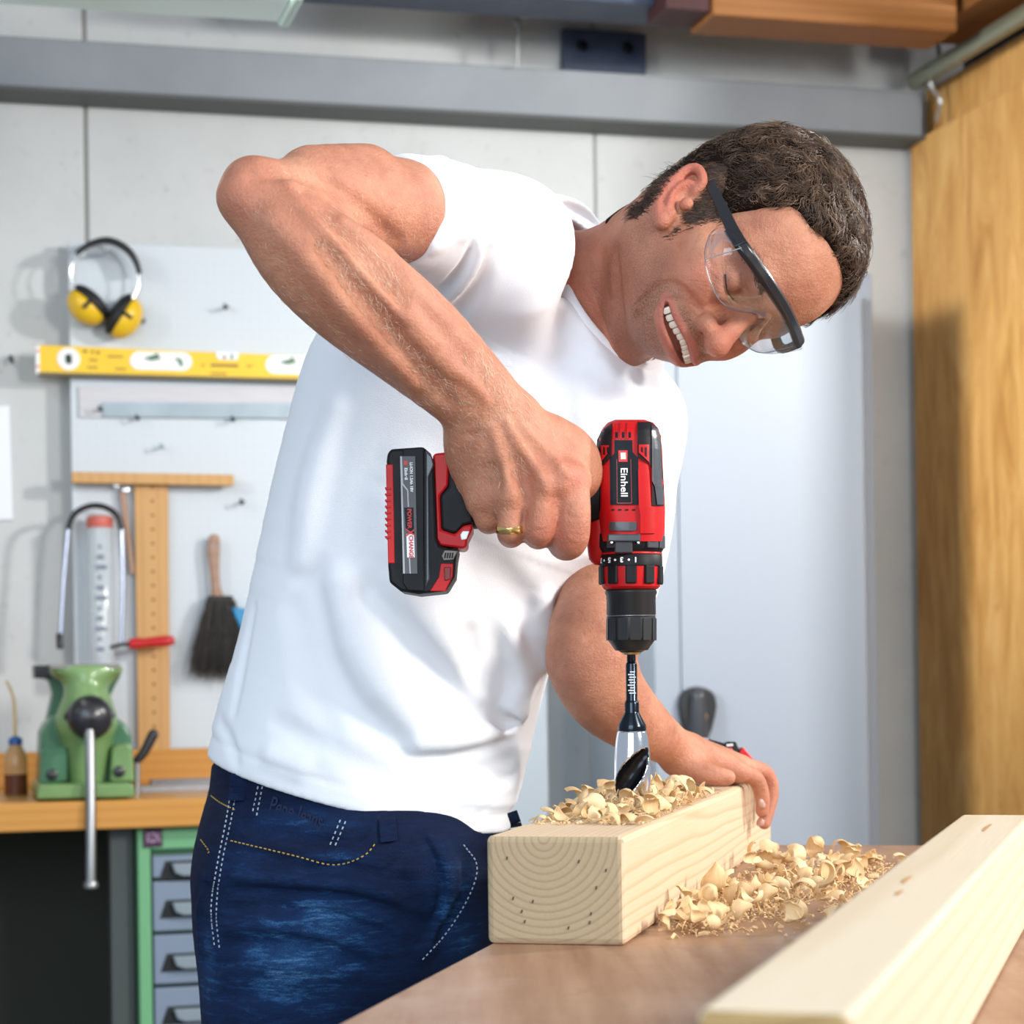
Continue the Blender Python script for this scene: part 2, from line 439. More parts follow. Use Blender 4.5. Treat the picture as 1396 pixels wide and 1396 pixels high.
# ------------------------------------------------------------------ the man: skin
HR = V(-.345, -.735, .585); HR /= np.linalg.norm(HR)
HU = V(.92, -.20, .33); HU -= HR * (HU @ HR); HU /= np.linalg.norm(HU)
HF = np.cross(HU, HR)
HO = P(1026, 419, 1.78)
HM = np.stack([HR, HF, HU]); HS = .955
HFR = (HO, HM, HS)
def to_head(x): return ((np.asarray(x) - HO) @ HM.T) / HS
def from_head(x): return HO + (np.asarray(x, float) * HS) @ HM
def HL(px, py, x):
    """local head point on the plane local-x = x seen at a photo pixel"""
    d = ray(px, py); t = ((HO + HR * x * HS - CAMP) @ HR) / (d @ HR); return to_head(CAMP + d * t)
SKIN = SDF()
def sk(prim, k=.01, mode='u', fr=None): SKIN.add(prim, k, mode, fr)
def hd(prim, k=.01, mode='u'): SKIN.add(prim, k, mode, HFR)
def pchain(l, k=.01, mode='u', sub=4):
    """limb from (px, py, depth, radius px)"""
    sk(Chain([P(a, b, d) for a, b, d, r in l], [R(r, d) for a, b, d, r in l], sub), k, mode)

# head, in its own frame: x to his right, y out of the face, z up
hd(Ell((0, -.092, .030), (.074, .096, .082)), .01)
hd(Ell((0, -.050, .036), (.060, .051, .050)), .03)
hd(Ell((0, -.052, -.030), (.060, .050, .058)), .03)
hd(Ell((0, -.016, -.080), (.020, .017, .015)), .02)
for s in (1, -1):
    hd(Chain([(.012 * s, -.020, -.082), (.032 * s, -.042, -.078), (.050 * s, -.080, -.062), (.058 * s, -.088, -.030), (.062 * s, -.09, .0)], [.014, .014, .016, .017, .016]), .025)
hd(Ell((0, -.046, -.062), (.043, .040, .032)), .03)
for s in (1, -1):
    hd(Ell((.045 * s, -.032, -.026), (.021, .020, .016)), .02)
    hd(Ell((.036 * s, -.017, -.038), (.018, .017, .016)), .016)
    hd(Chain([(.008 * s, -.003, .010), (.026 * s, -.003, .014), (.046 * s, -.020, .012)], [.009, .0095, .008]), .016)
    hd(Ell((.031 * s, .006, -.008), (.017, .015, .0095)), .010, 's')
    hd(Ell((.031 * s, -.0125, -.008), (.0145, .0145, .0135)), .004)          # closed lids over the eye
    hd(Chain([(.019 * s, .001, -.0125), (.030 * s, .0035, -.0145), (.043 * s, -.003, -.0115)], [.0008, .0016, .0008]), .002, 's')
    hd(Chain([(.018 * s, .001, -.018), (.030 * s, .0015, -.022), (.044 * s, -.006, -.018)], [.001, .003, .001]), .006)
# nose
hd(Chain([(0, .003, .000), (0, .012, -.014), (0, .020, -.026), (0, .025, -.036)], [.0075, .0078, .0092, .0105]), .012)
hd(Ell((0, .0275, -.0390), (.0125, .0115, .0105)), .006)
for s in (1, -1):
    hd(Ell((.0138 * s, .0135, -.0405), (.0080, .0110, .0082)), .005)
    hd(Chain([(.0072 * s, .020, -.0505), (.0085 * s, .012, -.043)], [.0030, .0042]), .003, 's')
# mouth: a broad open smile, drawn on the face surface and mirrored
hd(Ell((0, -.008, -.061), (.038, .020, .020)), .018)
def face_line(px, mid):
    p, n, ok = SKIN.hits(np.array(px, float), 1.5, 2.2); h = to_head(p[ok]); h = h[h[:, 0] > .003]
    h = h[np.argsort(-h[:, 0])]; m = np.asarray(mid, float)
    return np.vstack([h, m[None], (h * V(-1, 1, 1))[::-1]])
UL = face_line([(912, 411), (919, 428), (927, 445), (937, 461)], (0, .0150, -.0610))
LL = face_line([(905, 415), (902, 436), (908, 457), (921, 473)], (0, .0112, -.0778))
MO = face_line([(909, 414), (911, 434), (918, 452), (930, 468)], (0, .0128, -.0698))
def lipr(n, e, m): t = np.abs(np.linspace(-1, 1, n)); return m + (e - m) * t ** 2
hd(Chain(UL - V(0, .0012, 0), lipr(len(UL), .0016, .0028)), .006)
hd(Chain(LL - V(0, .0012, 0), lipr(len(LL), .0020, .0044)), .007)
hd(Chain(MO, lipr(len(MO), .0018, .0056)), .0025, 's')
hd(Chain(MO - V(0, .007, 0), lipr(len(MO), .0016, .0062)), .002, 's')
# ears
def ear(px, py, x): return HL(px, py, x)
def ear_ops(mirror):
    fx = (lambda p: V(-p[0], p[1], p[2])) if mirror else (lambda p: V(*p))
    E = lambda l: [fx(ear(*q)) for q in l]
    ta = math.atan2(.55, 1.0)
    rot = V([1, 0, 0], [0, math.cos(ta), math.sin(ta)], [0, -math.sin(ta), math.cos(ta)])
    hd(Ell(fx(ear(926, 262, .0770)), (.0060, .0150, .0270), rot), .006)
    rim = [(945, 262, .0815), (956, 252, .084), (958, 240, .087), (950, 229, .0895), (937, 231, .0905), (922, 242, .0905), (909, 258, .0890), (900, 274, .0870), (897, 289, .085), (902, 303, .0805)]
    hd(Ell(fx(ear(919, 257, .0890)), (.0050, .0075, .0185), rot), .004, 's')
    hd(Ell(fx(ear(944, 244, .0885)), (.0045, .0085, .0085)), .004, 's')
    hd(Chain(E(rim), [.0026, .0034, .0040, .0042, .0040, .0037, .0035, .0035, .0045, .0045]), .0025)
    hd(Chain(E([(948, 251, .0845), (936, 250, .0870), (924, 259, .0880), (915, 273, .0870), (914, 288, .0835)]), [.0020, .0032, .0034, .0034, .003]), .004)
    hd(Ell(fx(ear(931, 264, .0870)), (.0085, .0068, .0095), rot), .0025, 's')
    hd(Ell(fx(ear(921, 279, .0860)), (.0075, .0045, .0085), rot), .0025, 's')
    hd(Ell(fx(ear(936, 277, .0820)), (.0048, .0045, .0055)), .003)
    hd(Ell(fx(ear(905, 297, .0805)), (.0048, .0070, .0095), rot), .006)
ear_ops(False); ear_ops(True)

# neck and shoulders
pchain([(760, 470, 1.95, 118), (815, 425, 1.925, 100), (872, 376, 1.885, 88), (930, 335, 1.845, 88)], .035)
pchain([(832, 505, 1.895, 22), (852, 455, 1.86, 22), (878, 400, 1.83, 24), (905, 340, 1.82, 22)], .04)       # the long neck muscle
# slim torso core (hidden in the shirt) joining neck, arms and hips
pchain([(510, 1040, 1.99, 90), (545, 850, 1.98, 105), (640, 600, 1.98, 100), (740, 450, 1.96, 100)], .03)
pchain([(690, 330, 1.84, 70), (760, 430, 1.93, 78), (855, 575, 2.06, 40)], .03)
# right arm
pchain([(690, 345, 1.84, 62), (610, 306, 1.755, 64), (545, 288, 1.69, 71), (470, 276, 1.63, 64), (400, 268, 1.585, 50), (360, 270, 1.572, 44)], .02)
pchain([(354, 271, 1.566, 46), (384, 305, 1.565, 60), (425, 348, 1.572, 72), (484, 398, 1.588, 76), (566, 464, 1.61, 70), (640, 533, 1.632, 58), (682, 580, 1.645, 53)], .016)
pchain([(338, 250, 1.560, 26), (326, 268, 1.556, 24)], .02)                     # point of the elbow
pchain([(420, 226, 1.60, 16), (500, 222, 1.64, 14)], .03)                       # triceps along the top
# hand: back of the hand as overlapping metacarpals
HD = 1.648
for (x0, y0, x1, y1, r0, r1, z) in ((700, 588, 775, 660, 40, 28, 1.650), (684, 594, 740, 668, 42, 30, 1.643), (668, 596, 697, 680, 42, 29, 1.646), (655, 602, 662, 684, 38, 26, 1.655)):
    pchain([(x0, y0, 1.650, r0), ((x0 + x1) / 2, (y0 + y1) / 2, z, (r0 + r1) / 2), (x1, y1, z, r1)], .02)
pchain([(650, 622, 1.672, 30), (652, 655, 1.685, 27)], .03)                        # edge of the hand
pchain([(745, 600, 1.665, 34), (790, 632, 1.690, 27), (806, 668, 1.735, 20), (782, 690, 1.765, 17)], .015)   # thumb, over the top of the grip
pchain([(770, 625, 1.672, 28), (788, 655, 1.682, 24)], .03)
FING = {
    'index': [(777, 656, 1.640, 26), (782, 700, 1.634, 23.5), (778, 735, 1.640, 24.5), (768, 742, 1.668, 21), (764, 728, 1.700, 18.5), (772, 712, 1.725, 16)],
    'middle': [(741, 664, 1.634, 26), (738, 705, 1.628, 20.5), (735, 724, 1.634, 21.5), (733, 728, 1.672, 19.5), (733, 708, 1.712, 18), (742, 680, 1.735, 15)],
    'ring': [(697, 678, 1.636, 23), (696, 708, 1.632, 18), (696, 724, 1.637, 19), (697, 728, 1.672, 18), (700, 708, 1.712, 16.5), (708, 684, 1.733, 14)],
    'pinky': [(662, 682, 1.650, 21), (663, 700, 1.648, 16.5), (664, 709, 1.652, 17), (667, 712, 1.682, 15.5), (671, 696, 1.712, 14.5), (678, 678, 1.730, 12)]}
HAND = [(k, Chain([P(a, b, d) for a, b, d, r in l], [R(r, d) for a, b, d, r in l], 4)) for k, l in FING.items()]
for (x, y, d, r) in ((774, 652, 1.630, 17), (748, 660, 1.6225, 18), (694, 675, 1.625, 15), (658, 681, 1.643, 13)):   # knuckles
    sk(Ell(P(x, y, d), V(1, 1, 1) * R(r, d)), .016)
for k, c in HAND: sk(c, .0045)
# left arm
pchain([(855, 578, 2.06, 42), (850, 660, 2.02, 54), (832, 760, 1.96, 57), (812, 840, 1.91, 58), (806, 890, 1.885, 52)], .02)
pchain([(812, 868, 1.88, 58), (806, 905, 1.875, 58), (828, 948, 1.90, 55), (868, 985, 1.95, 43), (912, 1014, 2.0, 29), (938, 1026, 2.03, 24)], .02)
for (x1, y1, z1, r1) in ((1006, 1052, 2.055, 15), (1012, 1046, 2.085, 15), (1012, 1046, 2.115, 14), (1008, 1050, 2.145, 12)):
    pchain([(936, 1028, 2.035 + (z1 - 2.055) * .35, 21), (972, 1038, (2.035 + z1) / 2, 18), (x1, y1, z1, r1)], .016)
for l in ([(1006, 1052, 2.055, 13), (1030, 1062, 2.070, 11.5), (1039, 1086, 2.078, 10.5), (1039, 1106, 2.082, 9)],
          [(1012, 1046, 2.085, 13.5), (1042, 1054, 2.105, 12), (1051, 1082, 2.115, 11), (1042, 1122, 2.105, 9)],
          [(1012, 1046, 2.115, 13), (1038, 1053, 2.14, 12), (1047, 1078, 2.15, 10.5), (1042, 1108, 2.145, 9)],
          [(1008, 1050, 2.145, 11.5), (1030, 1056, 2.17, 10), (1038, 1078, 2.18, 9), (1036, 1098, 2.18, 8)]):
    pchain(l, .004)
pchain([(925, 1034, 2.02, 20), (950, 1050, 2.00, 17), (974, 1057, 1.99, 14), (992, 1060, 1.99, 11)], .022)     # thumb, flat on the beam
SKIN_BASE = SKIN.copy()
SKIN.ridges([
    # forearm: muscle edge, veins and furrows
    ([(395, 248), (440, 300), (500, 372), (560, 440), (612, 500)], .0075, 0.0041, .012),
    ([(372, 300), (430, 365), (500, 450), (560, 520)], .007, 0.0026, .014),
    ([(412, 262), (470, 322), (545, 410)], .005, -0.0026, .012),
    ([(440, 340), (500, 415), (560, 480), (610, 545)], .005, -0.0031, .012),
    ([(470, 300), (530, 345), (590, 420), (640, 470)], .005, 0.0026, .010),
    ([(560, 455), (600, 492), (640, 520), (662, 545)], .0035, 0.0019, .007),
    ([(345, 240), (375, 236), (410, 240), (470, 262), (540, 330)], .004, -0.0024, .010),
    # wrist and back of the hand
    ([(632, 592), (645, 594), (655, 588)], .0018, -0.0017, .003),
    ([(690, 575), (712, 612), (738, 650)], .0032, 0.0024, .006),
    ([(672, 585), (684, 625), (694, 662)], .0030, 0.0018, .006),
    ([(712, 580), (745, 615), (772, 645)], .0030, 0.0019, .006),
    ([(705, 630), (712, 655), (716, 675)], .0040, -0.0026, .008),
    ([(670, 640), (676, 665)], .0035, -0.0017, .008),
    ([(752, 640), (758, 665), (757, 690)], .0035, -0.0024, .007),
    ([(778, 690), (772, 702), (784, 706)], .0012, -0.0012, .002),
    ([(770, 738), (780, 742), (790, 740)], .0010, -0.0011, .002),
    ([(728, 722), (738, 725), (746, 722)], .0010, -0.0010, .002),
    # face: smile folds, crow's feet, neck folds
    ([(953, 424), (938, 406), (918, 396), (900, 400), (882, 414), (866, 434)], .0042, -.0056, .006),
    ([(930, 393), (910, 386), (892, 393), (870, 414)], .0026, -.0034, .0045),
    ([(978, 372), (970, 360), (966, 350)], .0010, -.0008, .002),
    ([(976, 380), (966, 374), (960, 366)], .0010, -.0008, .002),
    ([(838, 345), (842, 400), (846, 440), (850, 480)], .004, -.0025, .010),
    ([(800, 872), (818, 866), (838, 862)], .0022, -.0020, .005),
])
# ------------------------------------------------------------------ the man: clothes
SHIRT = SDF()
def px_tube(rows, b, S=None):
    pts = [P(x, y, d) for x, y, d, a in rows]
    return Tube(pts, [CR if S is None else S] * len(rows), [V(0, -1, 0)] * len(rows), [R(a, d) for x, y, d, a in rows], b)
TOR = [(489, 1140, 1.99, 208), (491, 1070, 1.99, 207), (520, 960, 1.985, 205), (556, 820, 1.98, 206), (604, 680, 1.975, 218), (652, 560, 1.965, 226), (690, 470, 1.955, 205), (730, 400, 1.94, 150)]
def sc(l, k): SHIRT.add(Chain([P(a, b, d) for a, b, d, r in l], [R(r, d) for a, b, d, r in l]), k)
NA = P(926, 338, 1.872) - P(808, 428, 1.925); NA /= np.linalg.norm(NA)
NCEN = P(832, 411, 1.900)
SLN = P(360, 272, 1.572) - P(612, 300, 1.755); SLN /= np.linalg.norm(SLN); SLP = P(549, 286, 1.69)
SLN2 = P(806, 890, 1.885) - P(840, 720, 1.985); SLN2 /= np.linalg.norm(SLN2); SLP2 = P(796, 806, 1.935)
# sleeves first, each cut square across its arm
sc([(480, 276, 1.635, 72), (545, 287, 1.69, 77), (612, 306, 1.755, 84), (676, 346, 1.82, 86)], .05)
sc([(848, 575, 2.055, 72), (846, 670, 2.02, 76), (832, 760, 1.965, 76), (806, 850, 1.91, 72), (800, 890, 1.89, 70)], .05)
def sleeve_cuts(x):
    a = (x - SLP) @ SLN; b = (x - SLP2) @ SLN2
    return np.where(np.linalg.norm(x - SLP, axis=1) < np.linalg.norm(x - SLP2, axis=1), a, b)
SHIRT.add(Func(sleeve_cuts), .003, 'i')
SHIRT.add(px_tube(TOR, [.118, .118, .116, .120, .132, .135, .125, .09]), .03)
sc([(672, 350, 1.825, 84), (718, 408, 1.88, 84), (760, 458, 1.92, 82), (795, 520, 1.97, 90), (848, 575, 2.055, 70)], .05)
SHIRT.add(Ell(P(800, 560, 1.90), (R(95, 1.9), .07, R(110, 1.9))), .05)
sc([(694, 352, 1.835, 76), (760, 392, 1.872, 58)], .05)
SHIRT.add(Chain([NCEN - NA * .075, NCEN - NA * .03, NCEN + NA * .01], [.082, .073, .067]), .03)
SHIRT_FULL = SHIRT.copy()
SHIRT.ridges([
    # long drag folds across the belly: valleys and crests
    ([(424, 790), (446, 870), (478, 938), (520, 990), (566, 1032)], .020, -0.0101, .022),
    ([(462, 800), (486, 880), (522, 940), (570, 990)], .016, 0.0068, .022),
    ([(505, 815), (560, 872), (612, 925), (650, 972)], .018, -0.0095, .022),
    ([(548, 800), (598, 862), (648, 915), (690, 950)], .014, 0.0068, .020),
    ([(400, 830), (424, 920), (450, 996)], .012, -0.0047, .018),
    ([(560, 1040), (620, 1030), (690, 1012)], .010, -0.0061, .014),
    ([(575, 1015), (630, 1006), (692, 992)], .009, 0.0061, .014),
    ([(600, 1075), (650, 1058), (694, 1038)], .010, -0.0061, .014),
    ([(470, 1030), (520, 1060), (570, 1075)], .012, -0.0047, .016),
    ([(380, 985), (420, 1010), (450, 1018)], .008, -0.0041, .012),
    ([(370, 1030), (410, 1048)], .008, 0.0034, .012),
    ([(640, 870), (658, 915), (684, 948)], .012, -0.0081, .016),
    ([(690, 850), (706, 900), (720, 925)], .012, 0.0095, .014),
    ([(668, 850), (682, 905), (700, 935)], .009, -0.0061, .012),
    ([(590, 690), (640, 760), (690, 830)], .018, -0.0054, .024),
    ([(680, 780), (720, 830), (742, 870)], .012, -0.0068, .016),
    ([(560, 640), (545, 720), (560, 790)], .02, 0.0041, .03),
    ([(742, 820), (736, 880), (728, 930)], .016, 0.0143, 0.0119),
    ([(716, 900), (708, 960), (696, 985)], .014, 0.0117, 0.0102),
    ([(664, 968), (690, 985), (704, 985)], .008, -0.0078, 0.0085),
    ([(660, 1052), (686, 1062), (700, 1060)], .007, -0.0065, 0.0068),
    # under the arm, down the side
    ([(455, 560), (425, 660), (410, 760)], .012, 0.0041, .02),
    ([(345, 830), (330, 900), (318, 970)], .006, -0.0041, .008),
    ([(300, 985), (312, 1010), (322, 1040)], .005, -0.0034, .008),
    # sleeve
    ([(578, 216), (600, 252), (610, 300)], .007, -0.0057, .010),
    ([(604, 218), (626, 262), (634, 318)], .008, 0.0054, .010),
    ([(648, 312), (642, 350), (622, 380), (596, 404)], .006, -0.0065, .008),
    ([(656, 330), (650, 362), (630, 392), (606, 414)], .006, 0.0061, .008),
    ([(668, 345), (650, 392), (622, 428)], .007, -0.0057, .010),
    ([(560, 240), (580, 275), (588, 330)], .007, 0.0034, .012),
    # chest, towards the neck
    ([(752, 330), (762, 420), (770, 520), (772, 600)], .018, -0.0068, .030),
    ([(728, 300), (735, 380), (735, 470)], .018, 0.0054, .03),
    ([(806, 520), (830, 545), (868, 560)], .008, -0.0054, .014),
    ([(803, 520), (808, 560), (815, 590)], .006, -0.0041, .010),
])
HEMP = P(288, 1030, 1.99); HEMN = np.cross(P(640, 1137, 1.91) - HEMP, P(490, 1110, 1.873) - HEMP); HEMN *= -np.sign(HEMN[2]); HEMN /= np.linalg.norm(HEMN)
def neck_cut(x):
    q = x - NCEN; h = q @ NA; r = np.linalg.norm(q - h[:, None] * NA, axis=1)
    return np.maximum(-h, r - .100)
def hem_lines(x):
    h = (x - HEMP) @ HEMN; a = (x - SLP) @ SLN; near = np.linalg.norm(x - SLP, axis=1) < .13
    return .0012 * np.exp(-((h + .021) / .0022) ** 2) + np.where(near, .0011 * np.exp(-((a + .022) / .0022) ** 2), 0)
SHIRT.add(Func(hem_lines), 0, 'd')
SHIRT_SOLID = SHIRT.copy()
SHIRT.add(Func(neck_cut), .004, 's')
SHIRT.add(Plane(HEMP, HEMN), .003, 'i')
def hollow(x, cen=None, rad=0.0):
    use = None if cen is None else SHIRT_FULL.relevance(cen[None], rad + .03)[0]
    return SHIRT_FULL.ev(x, cen, rad, use) + .020
SHIRT.add(Func(hollow, True), .004, 's')

JEANS = SDF()
JEANS.add(px_tube([(492, 1045, 1.995, 202), (490, 1100, 1.995, 206), (483, 1170, 1.99, 211), (480, 1240, 1.99, 203)], [.112, .116, .122, .118]), .02)
def jc(l, k): JEANS.add(Chain([P(a, b, d) for a, b, d, r in l], [R(r, d) for a, b, d, r in l]), k)
jc([(398, 1215, 1.965, 130), (392, 1310, 1.955, 121), (392, 1400, 1.95, 116), (392, 1740, 1.96, 92), (388, 2100, 2.0, 76), (385, 2420, 2.02, 62)], .03)
jc([(560, 1200, 2.05, 120), (600, 1320, 2.10, 108), (628, 1420, 2.13, 100), (640, 1760, 2.2, 82), (640, 2050, 2.24, 70), (640, 2330, 2.26, 58)], .03)
JEANS.add(Ell(P(520, 1180, 1.905), (R(95, 1.9), .035, R(60, 1.9))), .05)
JEANS_BASE = JEANS.copy()
JEANS.ridges([
    ([(585, 1142), (606, 1180), (610, 1225), (596, 1265), (572, 1302)], .0055, 0.0054, .004),     # fly
    ([(598, 1142), (620, 1185), (622, 1225), (606, 1270), (580, 1304)], .0060, 0.0045, .008),
    ([(577, 1142), (598, 1182), (601, 1225), (588, 1262)], .0030, -0.0039, .004),
    ([(316, 1128), (360, 1146), (430, 1158), (480, 1158), (506, 1140), (514, 1116)], .0028, 0.0033, .003),   # pocket welt
    ([(318, 1143), (400, 1162), (455, 1175), (495, 1163), (514, 1142)], .0030, 0.0027, .004),
    ([(330, 1120), (400, 1138), (450, 1148), (490, 1140)], .0040, -0.0042, .006),
    ([(322, 1050), (312, 1110), (300, 1170), (292, 1235), (297, 1300)], .0028, 0.0033, .003),      # side seam
    ([(280, 1160), (282, 1200), (270, 1240), (272, 1300)], .0024, 0.0027, .003),
    ([(318, 1210), (400, 1216), (470, 1224), (540, 1246), (590, 1262)], .006, -0.0051, .008),     # whiskers
    ([(320, 1196), (400, 1200), (480, 1206), (560, 1226)], .006, 0.0045, .008),
    ([(312, 1238), (380, 1238), (450, 1250), (530, 1278)], .006, -0.0051, .008),
    ([(310, 1262), (380, 1262), (450, 1272), (520, 1296)], .007, 0.0048, .010),
    ([(308, 1290), (380, 1286), (440, 1296), (500, 1318)], .006, -0.0045, .009),
    ([(300, 1325), (360, 1316), (430, 1318), (480, 1330)], .007, 0.0045, .010),
    ([(420, 1186), (480, 1186), (560, 1206)], .005, -0.0039, .008),
    ([(560, 1160), (540, 1190), (560, 1230)], .006, -0.0045, .010),
    ([(640, 1170), (630, 1220), (600, 1280)], .006, -0.0045, .010),
    ([(300, 1360), (360, 1356), (430, 1362)], .006, -0.0045, .009),
    ([(272, 1205), (284, 1212), (294, 1210)], .004, -0.0037, .005),
    ([(274, 1250), (284, 1258), (294, 1252)], .004, -0.0037, .005),
    ([(276, 1310), (290, 1318), (320, 1312)], .004, -0.0037, .005),
])
WAISTN = -HEMN; WAISTP = HEMP + V(0, 0, .035)
JEANS.add(Plane(P(490, 1040, 2.0), V(.02, 0, 1)), .003, 'i')
JEANS.add(Plane(V(0, 0, .075), V(0, 0, -1)), .003, 'i')
def on_surf(sdf, pts, sub=4, lift=.0):
    q = catmull([(x, y, 0) for x, y in pts], sub)[:, :2]
    q = np.concatenate([np.linspace(a, b, max(2, int(np.linalg.norm(b - a) / 6) + 1))[:-1] for a, b in zip(q[:-1], q[1:])] + [q[-1:]])
    p, n, ok = sdf.hits(q); return (p + n * lift)[ok]
def resample(pts, step):
    d = np.r_[0, np.cumsum(np.linalg.norm(np.diff(pts, axis=0), axis=1))]; n = max(2, int(d[-1] / step)); t = np.linspace(0, d[-1], n)
    return np.stack([np.interp(t, d, pts[:, k]) for k in range(3)], 1)
def stitches(name, sdf, lines, m, parent, step=.0046, r=.0006):
    b = MB()
    for l in lines:
        p = resample(on_surf(sdf, l, 4, .0003), step / 2)
        for i in range(0, len(p) - 1, 2): b.tube([p[i], p[i] * .05 + p[i + 1] * .95], r, 5)
    o = b.build(name, m, parent, smooth=True); o['kind'] = 'stuff'; return o

def shirt_mat():
    m = mat('white_cotton', (.86, .88, .93), .85, spec=.2); n = N(m); v = n.coord()
    n.base(n.ramp(n.noise(v, 5, 3), [(.3, (.89, .905, .945)), (.7, (.925, .935, .96))]))
    b = n.math('ADD', n.noise(v, 1400, 2, .6), n.math('MULTIPLY', n.noise(v, 28, 4, .55), 2.2))
    n.bump(b, .22, .003)
    n.b.inputs['Sheen Weight'].default_value = .1
    return m
def denim_mat():
    m = mat('denim', (.02, .05, .14), .8, spec=.25); n = N(m); v = n.coord()
    a = n.n('ShaderNodeVertexColor', {'layer_name': 'wear'}); sp = n.n('ShaderNodeSeparateColor', Color=a.outputs[0])
    crease = n.ramp(n.noise(n.coord((1, 1, 5), (0, .25, 0)), 30, 8, .74, .35), [(.48, (0, 0, 0)), (.74, (1, 1, 1))])
    tw = n.noise(n.coord((1.6, 1.6, .5)), 1100, 2, .6); soft = n.noise(v, 14, 4, .6)
    w = n.math('MULTIPLY', sp.outputs[0], n.math('ADD', n.math('MULTIPLY', soft, .55), n.math('MULTIPLY', crease, .5)))
    w = n.math('ADD', w, n.math('MULTIPLY', crease, .07))
    w = n.math('MULTIPLY', w, n.math('ADD', .25, n.math('MULTIPLY', tw, 1.5)))
    c = n.ramp(w, [(0.0, (.0026, .008, .034)), (.20, (.006, .030, .105)), (.45, (.034, .13, .31)), (1.0, (.34, .54, .72))])
    n.base(n.mix(n.math('MULTIPLY', n.noise(v, 1500, 1, .5), .4), c, (.003, .009, .03)))
    n.bump(n.math('ADD', tw, n.math('MULTIPLY', n.noise(n.coord((1, 1, 2.2)), 38, 5, .62), 4.0)), .45, .003)
    return m
def person_clothes(man):
    ms, mj = shirt_mat(), denim_mat()
    lo = np.min([P(270, 1140, 2.15), P(270, 190, 1.6), P(270, 1140, 1.6)], 0); hi = np.max([P(960, 190, 2.2), P(960, 190, 1.6)], 0)
    lo[1], hi[1] = 1.56, 2.22
    v, f = SHIRT.mesh(lo, hi, .0026); v = smooth_mesh(v, f, 2, .4)
    sh = mesh_obj('t_shirt', v, f, ms, man, smooth=True)
    # collar band round the neck opening
    a = np.cross(NA, V(0, 0, 1)); a /= np.linalg.norm(a); b2 = np.cross(NA, a); ring = []
    for t in np.arange(72) / 72 * 2 * PI:
        u = math.cos(t) * a + math.sin(t) * b2; lo_, hi_ = .03, .13
        c = NCEN - NA * .003
        rr = np.linspace(lo_, hi_, 120); dd = SHIRT_SOLID.ev(c + rr[:, None] * u)
        ix = np.nonzero(dd < 0)[0]; rad = rr[ix[-1]] if len(ix) else .06
        ring.append(.0675)
    ring = np.array(ring)
    for _ in range(6): ring = (np.roll(ring, 1) + ring * 2 + np.roll(ring, -1)) / 4
    bm = MB(); n = 72; prof = [(.0020, -.015), (.0050, -.011), (.0046, 0.0), (.0020, .0035), (-.0020, .0030), (-.0030, -.012)]
    vs, fs = [], []
    for i, t in enumerate(np.arange(n) / n * 2 * PI):
        u = math.cos(t) * a + math.sin(t) * b2
        for dr, h in prof: vs.append(NCEN + NA * h + u * (ring[i] + dr - h * .28))
    k = len(prof)
    for i in range(n):
        for j in range(k): fs.append((i * k + j, i * k + (j + 1) % k, ((i + 1) % n) * k + (j + 1) % k, ((i + 1) % n) * k + j))
    bm.add(vs, fs).build('collar', ms, sh, smooth=True, angle=70)
    # jeans
    lo = P(250, 1040, 1.8); lo = V(min(P(240, 1040, 2.3)[0], P(240, 1040, 1.8)[0]), 1.78, .05); hi = V(P(760, 1040, 2.4)[0], 2.42, P(480, 1030, 2.0)[2] + .03)
    v, f = JEANS.mesh(lo, hi, .0032); v = smooth_mesh(v, f, 1, .4)
    je = mesh_obj('jeans', v, f, mj, man, smooth=True)
    q = project(v); w = np.zeros((len(v), 4)); w[:, 3] = 1
    for x, y, sx, sy, s in ((430, 1262, 95, 60, 1.0), (400, 1340, 90, 60, .8), (610, 1215, 30, 60, .7), (330, 1180, 30, 30, .5), (420, 1120, 70, 20, .55), (470, 1170, 40, 10, .5), (285, 1330, 15, 80, .5), (640, 1300, 40, 70, .5)):
        w[:, 0] += s * np.exp(-((q[:, 0] - x) / sx) ** 2 - ((q[:, 1] - y) / sy) ** 2)
    w[:, 0] = np.clip(w[:, 0], 0, 1); attr(je, 'wear', w)
    ty = mat('yellow_thread', (.55, .36, .07), .7); tp = mat('pale_thread', (.42, .50, .58), .7)
    stitches('stitching', JEANS, [[(315, 1146), (400, 1166), (455, 1179), (495, 1167), (513, 1148)], [(277, 1076), (300, 1094), (320, 1104)], [(274, 1145), (285, 1160), (284, 1163)]], ty, je)
    stitches('stitching', JEANS, [[(316, 1072), (308, 1120), (296, 1180), (288, 1238), (293, 1292)], [(323, 1076), (314, 1124), (302, 1180), (295, 1240), (299, 1292)],
                                  [(352, 1072), (344, 1110)], [(358, 1072), (350, 1112)], [(464, 1118), (450, 1152)], [(471, 1120), (457, 1153)],
                                  [(632, 1152), (650, 1180), (640, 1220), (610, 1270), (576, 1308)]], tp, je)
    for x0, y0, x1, y1 in ((527, 1118, 530, 1148), (330, 1056, 326, 1092), (690, 1108, 697, 1128)):
        p = on_surf(JEANS, [(x0, y0), ((x0 + x1) / 2, (y0 + y1) / 2), (x1, y1)], 2, .003)
        if len(p) > 2:
            lp = MB(); nrm = V(0, -1, 0)
            for i in range(len(p) - 1):
                c = (p[i] + p[i + 1]) / 2; d = (p[i + 1] - p[i]) * .55; s_ = np.cross(d, nrm); s_ = s_ / np.linalg.norm(s_) * .0075
                lp.box(c, d, s_, nrm * .0018)
            o = lp.build('belt_loop', mj, je, bevel=.0008)
            attr(o, 'wear', np.tile([.12, 0, 0, 1], (len(o.data.vertices), 1)))
    # embossed lettering on the pocket bag
    te = mat('embossed_denim', (.004, .012, .05), .7)
